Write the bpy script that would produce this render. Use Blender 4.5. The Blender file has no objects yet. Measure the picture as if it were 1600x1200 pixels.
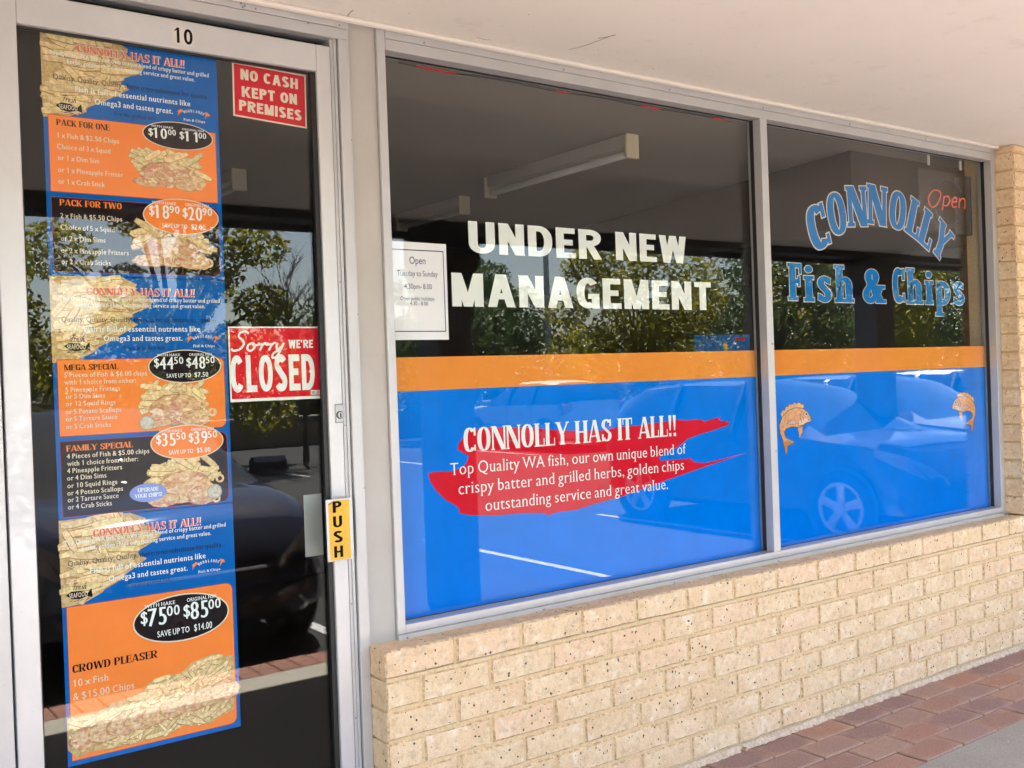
import bpy, math, random, json
from mathutils import Vector, Matrix
random.seed(7)
R = math.radians
scene = bpy.context.scene
GZ = -0.62                       # pavement level while building; every root is lifted by 0.62 at the end
LIFT = 0.62
# ------------------------------------------------------------------ camera
cam = bpy.data.cameras.new('camera'); cam_ob = bpy.data.objects.new('camera', cam)
scene.collection.objects.link(cam_ob); scene.camera = cam_ob
cam.lens = 36.0; cam.sensor_width = 36.0; cam.clip_start = 0.05; cam.clip_end = 2000
_y, _p, _r = 0.63209, -0.00717, -0.03496
fwd = Vector((math.sin(_y)*math.cos(_p), math.cos(_y)*math.cos(_p), math.sin(_p)))
rgt = Vector((math.cos(_y), -math.sin(_y), 0)); upv = rgt.cross(fwd)
r2 = rgt*math.cos(_r) + upv*math.sin(_r); u2 = -rgt*math.sin(_r) + upv*math.cos(_r)
M = Matrix((r2, u2, -fwd)).transposed().to_4x4(); M.translation = Vector((-1.3555, -2.4842, 0.7393 + LIFT))
cam_ob.matrix_world = M
# ------------------------------------------------------------------ sky, sun, exposure
SUN_EL, SUN_ROT = R(56), R(153)
world = bpy.data.worlds.new('World'); scene.world = world; world.use_nodes = True
wn = world.node_tree; sky = wn.nodes.new('ShaderNodeTexSky'); sky.sky_type = 'NISHITA'
sky.sun_disc = False; sky.sun_elevation = SUN_EL; sky.sun_rotation = SUN_ROT
sky.air_density = 1.0; sky.dust_density = 1.2; sky.ozone_density = 1.0
wn.links.new(sky.outputs[0], wn.nodes['Background'].inputs[0]); wn.nodes['Background'].inputs[1].default_value = 0.05
sl = bpy.data.lights.new('sun', 'SUN'); sl.energy = 5.0; sl.angle = R(0.5); sl.color = (1.0, 0.95, 0.87)
sun = bpy.data.objects.new('sun', sl); scene.collection.objects.link(sun)
sd = Vector((math.sin(SUN_ROT)*math.cos(SUN_EL), math.cos(SUN_ROT)*math.cos(SUN_EL), math.sin(SUN_EL)))
sun.rotation_euler = sd.to_track_quat('Z', 'Y').to_euler(); sun.location = (0, -6, 9)
scene.render.engine = 'CYCLES'
scene.view_settings.view_transform = 'Standard'; scene.view_settings.look = 'None'
scene.view_settings.exposure = 4.32; scene.view_settings.gamma = 1.0; scene.view_settings.use_curve_mapping = False
scene.render.resolution_x = 1024; scene.render.resolution_y = 768
scene.cycles.max_bounces = 8; scene.cycles.transparent_max_bounces = 12; scene.cycles.glossy_bounces = 4
scene.cycles.caustics_reflective = False; scene.cycles.caustics_refractive = False

# ------------------------------------------------------------------ helpers
def link(o): scene.collection.objects.link(o); return o
def tag(o, label=None, cat=None, group=None, kind=None):
    if label: o['label'] = label
    if cat: o['category'] = cat
    if group: o['group'] = group
    if kind: o['kind'] = kind
    return o
def thing(name, loc, label, cat, group=None, rz=0):
    o = bpy.data.objects.new(name, None); link(o); o.location = loc; o.rotation_euler = (0, 0, rz)
    o.empty_display_size = .1
    return tag(o, label, cat, group)
class MB:
    def __init__(s): s.v = []; s.f = []; s.m = []; s.c = []
    def poly(s, pts, mi=0, col=None):
        b = len(s.v); s.v += [tuple(p) for p in pts]; s.f.append(tuple(range(b, b+len(pts)))); s.m.append(mi); s.c.append(col)
    def mesh(s, vs, fs, mi=0, col=None):
        b = len(s.v); s.v += [tuple(p) for p in vs]
        for f in fs: s.f.append(tuple(b+i for i in f)); s.m.append(mi); s.c.append(col)
    def box(s, x0, x1, y0, y1, z0, z1, mi=0, bev=0.0):
        if bev <= 0:
            vs = [(x, y, z) for x in (x0, x1) for y in (y0, y1) for z in (z0, z1)]
            s.mesh(vs, [(0,1,3,2),(4,6,7,5),(0,4,5,1),(2,3,7,6),(0,2,6,4),(1,5,7,3)], mi); return s
        b = min(bev, abs(x1-x0)*.45, abs(y1-y0)*.45, abs(z1-z0)*.45)
        vs = []; idx = {}
        for i in (0, 1):
            for j in (0, 1):
                for k in (0, 1):
                    X, Y, Z = (x0, x1)[i], (y0, y1)[j], (z0, z1)[k]
                    dx, dy, dz = (b, -b)[i], (b, -b)[j], (b, -b)[k]
                    for a, p in enumerate(((X, Y+dy, Z+dz), (X+dx, Y, Z+dz), (X+dx, Y+dy, Z))):
                        idx[i, j, k, a] = len(vs); vs.append(p)
        fs = []
        for i in (0, 1):
            fs.append([idx[i, j, k, 0] for j, k in ((0,0),(1,0),(1,1),(0,1))]); fs.append([idx[j, i, k, 1] for j, k in ((0,0),(1,0),(1,1),(0,1))]); fs.append([idx[j, k, i, 2] for j, k in ((0,0),(1,0),(1,1),(0,1))])
            for j in (0, 1):
                fs.append([idx[0,i,j,1], idx[1,i,j,1], idx[1,i,j,2], idx[0,i,j,2]])
                fs.append([idx[i,0,j,0], idx[i,1,j,0], idx[i,1,j,2], idx[i,0,j,2]])
                fs.append([idx[i,j,0,0], idx[i,j,1,0], idx[i,j,1,1], idx[i,j,0,1]])
                for k in (0, 1): fs.append([idx[i,j,k,0], idx[i,j,k,1], idx[i,j,k,2]])
        s.mesh(vs, fs, mi); return s
    def cyl(s, c, r, h, axis='Z', n=16, mi=0, r2=None, cap=True):
        r2 = r if r2 is None else r2; vs = []
        for q, (rr, hh) in enumerate(((r, 0), (r2, h))):
            for i in range(n):
                a = 2*math.pi*i/n; u, w = rr*math.cos(a), rr*math.sin(a)
                p = {'Z': (u, w, hh), 'Y': (u, hh, w), 'X': (hh, u, w)}[axis]
                vs.append((c[0]+p[0], c[1]+p[1], c[2]+p[2]))
        fs = [(i, (i+1) % n, n+(i+1) % n, n+i) for i in range(n)]
        if cap: fs += [tuple(range(n)), tuple(range(n, 2*n))]
        s.mesh(vs, fs, mi); return s
    def tube(s, pts, rad, n=8, mi=0):
        P = [Vector(p) for p in pts]; rings = []; vs = []; fs = []
        rads = rad if isinstance(rad, (list, tuple)) else [rad]*len(P)
        for i, p in enumerate(P):
            d = (P[min(i+1, len(P)-1)] - P[max(i-1, 0)]).normalized()
            a = d.cross(Vector((0, 0, 1))) if abs(d.z) < .95 else d.cross(Vector((1, 0, 0))); a.normalize(); b = d.cross(a)
            for k in range(n):
                t = 2*math.pi*k/n; vs.append(p + (a*math.cos(t) + b*math.sin(t))*rads[i])
        for i in range(len(P)-1):
            for k in range(n): fs.append((i*n+k, i*n+(k+1) % n, (i+1)*n+(k+1) % n, (i+1)*n+k))
        fs += [tuple(range(n)), tuple(range((len(P)-1)*n, len(P)*n))]
        s.mesh(vs, fs, mi); return s
    def data(s, name, mats, smooth=False):
        me = bpy.data.meshes.new(name); me.from_pydata(s.v, [], s.f)
        for m in (mats if isinstance(mats, (list, tuple)) else [mats]): me.materials.append(m)
        me.polygons.foreach_set('material_index', s.m)
        if smooth: me.polygons.foreach_set('use_smooth', [True]*len(s.f))
        if any(c is not None for c in s.c):
            at = me.color_attributes.new('print', 'FLOAT_COLOR', 'CORNER'); cols = []
            for f, c in zip(s.f, s.c):
                c = c or (.5, .5, .5)
                for _ in f: cols += [c[0], c[1], c[2], 1.0]
            at.data.foreach_set('color', cols)
        me.update(); return me
    def build(s, name, mats, parent=None, smooth=False, fix=True):
        me = s.data(name, mats, smooth)
        if fix:
            import bmesh
            bm = bmesh.new(); bm.from_mesh(me); bmesh.ops.recalc_face_normals(bm, faces=bm.faces); bm.to_mesh(me); bm.free()
        o = bpy.data.objects.new(name, me); link(o)
        if parent: o.parent = parent
        return o
def child_rel(o, parent):        # geometry was written in world coordinates: cancel the parent's location
    o.parent = parent; o.location = -Vector(parent.location) if parent.rotation_euler[2] == 0 else o.location
    return o
def part(mb, name, mats, parent, smooth=False):
    o = mb.build(name, mats, None, smooth); return child_rel(o, parent)

# ------------------------------------------------------------------ materials
def mat(name, col, rough=.5, metal=0.0, spec=.5):
    m = bpy.data.materials.new(name); m.use_nodes = True; b = m.node_tree.nodes['Principled BSDF']
    b.inputs['Base Color'].default_value = (*col, 1); b.inputs['Roughness'].default_value = rough
    b.inputs['Metallic'].default_value = metal; b.inputs['Specular IOR Level'].default_value = spec
    return m
def N(m, t, **kw):
    n = m.node_tree.nodes.new(t)
    for k, v in kw.items(): setattr(n, k, v)
    return n
def L(m, a, b): m.node_tree.links.new(a, b)
def coords(m, kind='Object', rnd=True, scale=(1, 1, 1)):
    tc = N(m, 'ShaderNodeTexCoord'); mp = N(m, 'ShaderNodeMapping'); L(m, tc.outputs[kind], mp.inputs[0]); mp.inputs['Scale'].default_value = scale
    if rnd:
        oi = N(m, 'ShaderNodeObjectInfo'); mu = N(m, 'ShaderNodeMath', operation='MULTIPLY'); mu.inputs[1].default_value = 37.0
        L(m, oi.outputs['Random'], mu.inputs[0]); L(m, mu.outputs[0], mp.inputs['Location'])
    return mp.outputs[0]
def ramp(m, src, stops, interp='LINEAR'):
    r = N(m, 'ShaderNodeValToRGB'); r.color_ramp.interpolation = interp; e = r.color_ramp.elements
    while len(e) < len(stops): e.new(.5)
    for x, (p, c) in zip(e, stops): x.position = p; x.color = (*c, 1) if len(c) == 3 else c
    L(m, src, r.inputs[0]); return r.outputs[0]
def noise(m, vec, scale, detail=4, rough=.55, dist=0):
    n = N(m, 'ShaderNodeTexNoise'); n.inputs['Scale'].default_value = scale; n.inputs['Detail'].default_value = detail
    n.inputs['Roughness'].default_value = rough; n.inputs['Distortion'].default_value = dist; L(m, vec, n.inputs['Vector']); return n.outputs['Fac']
def mixc(m, fac, a, b, bt='MIX'):
    x = N(m, 'ShaderNodeMix', data_type='RGBA', blend_type=bt)
    for s, v in ((x.inputs[0], fac), (x.inputs[6], a), (x.inputs[7], b)):
        if isinstance(v, (int, float)): s.default_value = v
        elif isinstance(v, (tuple, list)): s.default_value = (*v, 1)
        else: L(m, v, s)
    return x.outputs[2]
def bump(m, src, strength, dist=.01):
    b = N(m, 'ShaderNodeBump'); b.inputs['Strength'].default_value = strength; b.inputs['Distance'].default_value = dist
    L(m, src, b.inputs['Height']); L(m, b.outputs[0], m.node_tree.nodes['Principled BSDF'].inputs['Normal']); return b
def base(m, src): L(m, src, m.node_tree.nodes['Principled BSDF'].inputs['Base Color'])
def roughv(m, src): L(m, src, m.node_tree.nodes['Principled BSDF'].inputs['Roughness'])

# painted / anodised frame
def frame_mat(name, col, rough, metal):
    m = mat(name, col, rough, metal); v = coords(m, rnd=True)
    d = noise(m, v, 5, 6, .6); g = noise(m, v, 60, 3)
    c = mixc(m, ramp(m, d, [(.35, (0, 0, 0)), (.75, (1, 1, 1))]), tuple(x*.90 for x in col), col)
    sp = N(m, 'ShaderNodeTexVoronoi'); sp.inputs['Scale'].default_value = 42; L(m, v, sp.inputs['Vector'])
    dots = ramp(m, sp.outputs['Distance'], [(.035, (.55, .55, .55)), (.06, (1, 1, 1))])
    c = mixc(m, .55, c, dots, 'MULTIPLY'); base(m, c)
    roughv(m, ramp(m, g, [(.3, (rough-.06,)*3), (.7, (rough+.1,)*3)])); bump(m, g, .06, .002); return m
M_frame = frame_mat('aluminium_frame', (.575, .57, .575), .38, .35)
M_panel = frame_mat('filler_panel', (.50, .475, .44), .55, .0)
M_door = frame_mat('door_aluminium', (.64, .635, .645), .36, .35)
M_rubber = mat('rubber_gasket', (.012, .011, .012), .5)
M_dark = mat('dark_gap', (.02, .019, .018), .8)
M_steel = mat('brushed_steel', (.42, .42, .42), .35, .6)
M_screw = mat('screw_steel', (.28, .27, .26), .35, .8)
# glass: clear sheet, each face reflects by the angle of incidence
M_glass = bpy.data.materials.new('window_glass'); M_glass.use_nodes = True
def glass_nodes(m, r0, tint):
    t = m.node_tree; t.nodes.clear(); out = N(m, 'ShaderNodeOutputMaterial'); tr = N(m, 'ShaderNodeBsdfTransparent'); tr.inputs[0].default_value = (*tint, 1)
    gl = N(m, 'ShaderNodeBsdfGlossy'); gl.inputs['Roughness'].default_value = 0.0; gl.inputs['Color'].default_value = (1, 1, 1, 1)
    ge = N(m, 'ShaderNodeNewGeometry'); dt = N(m, 'ShaderNodeVectorMath', operation='DOT_PRODUCT'); L(m, ge.outputs['Normal'], dt.inputs[0]); L(m, ge.outputs['Incoming'], dt.inputs[1])
    ab = N(m, 'ShaderNodeMath', operation='ABSOLUTE'); L(m, dt.outputs['Value'], ab.inputs[0])
    om = N(m, 'ShaderNodeMath', operation='SUBTRACT'); om.inputs[0].default_value = 1.0; L(m, ab.outputs[0], om.inputs[1])
    pw = N(m, 'ShaderNodeMath', operation='POWER'); L(m, om.outputs[0], pw.inputs[0]); pw.inputs[1].default_value = 5.0
    ma = N(m, 'ShaderNodeMath', operation='MULTIPLY_ADD'); L(m, pw.outputs[0], ma.inputs[0]); ma.inputs[1].default_value = 1-r0; ma.inputs[2].default_value = r0
    mx = N(m, 'ShaderNodeMixShader'); L(m, ma.outputs[0], mx.inputs[0]); L(m, tr.outputs[0], mx.inputs[1]); L(m, gl.outputs[0], mx.inputs[2]); L(m, mx.outputs[0], out.inputs[0])
glass_nodes(M_glass, .022, (.97, .98, .975))
# film / print materials
def printmat(name, col, rough=.6, var=.06):
    m = mat(name, col, rough, 0, .0)
    if var:
        v = coords(m, rnd=False); n = noise(m, v, 9, 5); base(m, mixc(m, ramp(m, n, [(.3, (0,)*3), (.7, (1,)*3)]), tuple(c*(1-var) for c in col), tuple(min(1, c*(1+var)) for c in col)))
    return m
M_blue = printmat('blue_film', (.0, .195, .80), .7)
M_orange = printmat('orange_film', (.86, .30, .055), .6, .03)
_v = coords(M_orange, rnd=False); _s = noise(M_orange, _v, 38, 6, .8, .6); _o = M_orange.node_tree.nodes['Principled BSDF'].inputs['Base Color'].links[0].from_socket
base(M_orange, mixc(M_orange, ramp(M_orange, _s, [(.67, (0,)*3), (.74, (.6,)*3)]), _o, (.95, .62, .34)))
M_red = printmat('red_print', (.68, .012, .03), .6, .03)
M_white = printmat('white_print', (.84, .90, .87), .6, .02)
M_cream = printmat('cream_print', (.78, .70, .55), .6, .02)
M_black = printmat('black_print', (.016, .012, .014), .5, 0)
M_ink = printmat('navy_ink', (.05, .06, .15), .6, 0)
M_pblue = printmat('poster_blue', (.004, .125, .46), .35)
M_porange = printmat('poster_orange', (.92, .255, .055), .35, .04)
M_pdark = printmat('poster_black', (.02, .016, .018), .35, .1)
M_pink = printmat('title_red', (.80, .16, .11), .5, 0)
M_lilac = printmat('lilac_print', (.25, .33, .72), .5, 0)
M_paper = printmat('white_paper', (.92, .93, .97), .8, .02)
M_sblue = printmat('letter_blue', (.012, .20, .56), .55, .05)
M_line = printmat('letter_outline', (.78, .72, .66), .6, 0)
M_yellow = printmat('yellow_sticker', (.78, .47, .08), .35, .06)
M_food = mat('printed_food', (.6, .4, .2), .5); _a = N(M_food, 'ShaderNodeVertexColor'); _a.layer_name = 'print'
_n = noise(M_food, coords(M_food, rnd=False), 130, 4); base(M_food, mixc(M_food, ramp(M_food, _n, [(.35, (.72, .66, .56)), (.6, (1, 1, 1))]), (.9, .9, .9), (1, 1, 1), 'MIX'))
_mm = mixc(M_food, .75, _a.outputs[0], ramp(M_food, _n, [(.35, (.62, .5, .38)), (.6, (1, 1, 1))]), 'MULTIPLY'); base(M_food, _mm)

# ceiling
M_ceil = mat('soffit_paint', (.74, .675, .61), .75); _v = coords(M_ceil, rnd=False)
_n1 = noise(M_ceil, _v, 1.3, 6, .6); _n2 = noise(M_ceil, _v, 7, 5, .7); _n3 = noise(M_ceil, coords(M_ceil, rnd=False, scale=(.6, 4, 1)), 5, 6, .75)
_c = mixc(M_ceil, ramp(M_ceil, _n1, [(.3, (0,)*3), (.75, (1,)*3)]), (.77, .73, .675), (.84, .80, .74))
_c = mixc(M_ceil, ramp(M_ceil, _n2, [(.28, (.5,)*3), (.42, (0,)*3)]), _c, (.66, .59, .53))
_c = mixc(M_ceil, ramp(M_ceil, _n3, [(.20, (.3,)*3), (.27, (0,)*3)]), _c, (.55, .49, .44)); base(M_ceil, _c); bump(M_ceil, _n2, .12, .004)
M_trim = mat('soffit_trim', (.82, .76, .70), .6)
# brick
def brick_mat(name, ca, cb, cc, speck=(.10, .07, .045)):
    m = mat(name, ca, .92, 0, .2); v = coords(m); oi = N(m, 'ShaderNodeObjectInfo')
    big = noise(m, v, 9, 4, .6, .4); fine = noise(m, v, 190, 4, .7); mid = noise(m, v, 45, 5, .7)
    c = mixc(m, ramp(m, big, [(.38, (0,)*3), (.62, (1,)*3)]), ca, cb)
    c = mixc(m, ramp(m, oi.outputs['Random'], [(0, (0,)*3), (.6, (.15,)*3), (1, (.75,)*3)]), c, cc)
    c = mixc(m, ramp(m, mid, [(.32, (.6,)*3), (.50, (0,)*3)]), c, tuple(x*.62 for x in ca))
    c = mixc(m, ramp(m, fine, [(.4, (.25,)*3), (.6, (0,)*3)]), c, tuple(x*.6 for x in ca))
    wh = noise(m, v, 26, 4, .6); c = mixc(m, ramp(m, wh, [(.56, (0,)*3), (.70, (.75,)*3)]), c, (.90, .78, .62))
    vo = N(m, 'ShaderNodeTexVoronoi'); vo.inputs['Scale'].default_value = 62; vo.inputs['Randomness'].default_value = 1
    wv = N(m, 'ShaderNodeVectorMath', operation='ADD'); L(m, v, wv.inputs[0]); nz = N(m, 'ShaderNodeTexNoise'); nz.inputs['Scale'].default_value = 90; L(m, v, nz.inputs['Vector'])
    sc = N(m, 'ShaderNodeVectorMath', operation='SCALE'); sc.inputs['Scale'].default_value = .012; L(m, nz.outputs['Color'], sc.inputs[0]); L(m, sc.outputs[0], wv.inputs[1]); L(m, wv.outputs[0], vo.inputs['Vector'])
    sel = N(m, 'ShaderNodeSeparateColor'); L(m, vo.outputs['Color'], sel.inputs[0])
    th = N(m, 'ShaderNodeMath', operation='MULTIPLY_ADD'); L(m, sel.outputs[0], th.inputs[0]); th.inputs[1].default_value = .52; th.inputs[2].default_value = -.26
    lt = N(m, 'ShaderNodeMath', operation='LESS_THAN'); L(m, vo.outputs['Distance'], lt.inputs[0]); L(m, th.outputs[0], lt.inputs[1])
    c = mixc(m, lt.outputs[0], c, speck); base(m, c)
    ad = N(m, 'ShaderNodeMath', operation='MULTIPLY_ADD'); L(m, mid, ad.inputs[0]); ad.inputs[1].default_value = 1.6; L(m, fine, ad.inputs[2])
    sb = N(m, 'ShaderNodeMath', operation='SUBTRACT'); L(m, ad.outputs[0], sb.inputs[0]); L(m, lt.outputs[0], sb.inputs[1])
    bump(m, sb.outputs[0], .55, .004); return m
M_arris_shade = mat('brick_arris_shade', (.46, .33, .20), .95, 0, .1); _v = coords(M_arris_shade); _n = noise(M_arris_shade, _v, 70, 5, .7); base(M_arris_shade, ramp(M_arris_shade, _n, [(.35, (.40, .26, .15)), (.58, (.78, .57, .35))]))  # darker edge colour paints the joint shade around each brick face
M_brick = brick_mat('cream_brick', (.80, .585, .35), (.88, .69, .455), (.87, .605, .40))
M_mortar = mat('cream_mortar', (.52, .385, .215), .95, 0, .1); _v = coords(M_mortar, rnd=False); _n = noise(M_mortar, _v, 120, 5, .7); _b = noise(M_mortar, _v, 8, 4)
base(M_mortar, mixc(M_mortar, ramp(M_mortar, _n, [(.35, (0,)*3), (.65, (1,)*3)]), (.62, .45, .25), mixc(M_mortar, _b, (.75, .56, .32), (.84, .65, .41)))); bump(M_mortar, _n, .5, .003)
M_footing = mat('mortar_smear', (.62, .49, .36), .95, 0, .1); _n = noise(M_footing, coords(M_footing, rnd=False), 60, 5, .7); base(M_footing, ramp(M_footing, _n, [(.3, (.42, .30, .20)), (.6, (.66, .54, .42))])); bump(M_footing, _n, .6, .004)
# pavers
M_paver = mat('clay_paver', (.2, .1, .08), .85, 0, .25); _v = coords(M_paver); _oi = N(M_paver, 'ShaderNodeObjectInfo')
_tc = N(M_paver, 'ShaderNodeTexCoord'); _gr = N(M_paver, 'ShaderNodeTexGradient', gradient_type='QUADRATIC_SPHERE'); _mp = N(M_paver, 'ShaderNodeMapping'); _mp.inputs['Scale'].default_value = (6.0, 11.0, .1)
L(M_paver, _tc.outputs['Object'], _mp.inputs[0]); L(M_paver, _mp.outputs[0], _gr.inputs[0]); _n = noise(M_paver, _v, 14, 5, .65); _f = noise(M_paver, _v, 140, 4, .7)
_ec = ramp(M_paver, _n, [(.3, (.42, .27, .205)), (.7, (.50, .34, .26))])
_cc = ramp(M_paver, _oi.outputs['Random'], [(0, (.27, .18, .175)), (.35, (.31, .19, .17)), (.6, (.41, .215, .16)), (.8, (.43, .28, .215)), (1, (.29, .19, .18))])
_g2 = N(M_paver, 'ShaderNodeMath', operation='MULTIPLY_ADD'); L(M_paver, _gr.outputs['Fac'], _g2.inputs[0]); _g2.inputs[1].default_value = 2.2; L(M_paver, _n, _g2.inputs[2])
_c = mixc(M_paver, ramp(M_paver, _g2.outputs[0], [(.40, (0,)*3), (1.0, (.85,)*3)]), _ec, _cc)
_c = mixc(M_paver, ramp(M_paver, _f, [(.35, (.4,)*3), (.5, (0,)*3)]), _c, (.08, .05, .045)); base(M_paver, _c); bump(M_paver, _f, .3, .002)
M_sand = mat('joint_sand', (.20, .12, .085), .95)
def ground_mat(name, ca, cb, s1, s2, b, spk=None):
    m = mat(name, ca, .95, 0, .08); v = coords(m, rnd=False); n1 = noise(m, v, s1, 6, .65); n2 = noise(m, v, s2, 5, .75)
    c = mixc(m, ramp(m, n1, [(.3, (0,)*3), (.7, (1,)*3)]), ca, cb); c = mixc(m, ramp(m, n2, [(.36, (.6,)*3), (.52, (0,)*3)]), c, tuple(x*.6 for x in ca))
    base(m, c); bump(m, n2, b, .004); return m
M_conc = ground_mat('concrete_path', (.35, .32, .27), (.44, .405, .35), 2.2, 160, .25)
M_asph = ground_mat('asphalt', (.040, .040, .041), (.062, .062, .062), .8, 220, .5)
M_kerb = ground_mat('kerb_pavers', (.26, .13, .10), (.33, .18, .14), 8, 90, .3)
M_far = ground_mat('dry_ground', (.20, .17, .11), (.28, .24, .16), .3, 20, .4)
M_paint = mat('road_paint', (.45, .45, .44), .7)
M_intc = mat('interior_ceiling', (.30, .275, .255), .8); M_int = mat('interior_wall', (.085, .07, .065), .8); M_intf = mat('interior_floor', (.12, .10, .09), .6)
M_retain = ground_mat('retaining_wall_render', (.30, .22, .15), (.38, .29, .20), 3, 40, .4)
M_column = ground_mat('column_render', (.19, .195, .215), (.23, .235, .25), 3, 80, .2)
M_beam = mat('beam_paint', (.045, .04, .042), .6)
M_lampw = mat('batten_enamel', (.60, .57, .52), .4); M_tube = mat('fluorescent_tube', (.85, .85, .84), .25); M_cap = mat('aged_end_cap', (.66, .56, .38), .5)
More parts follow.
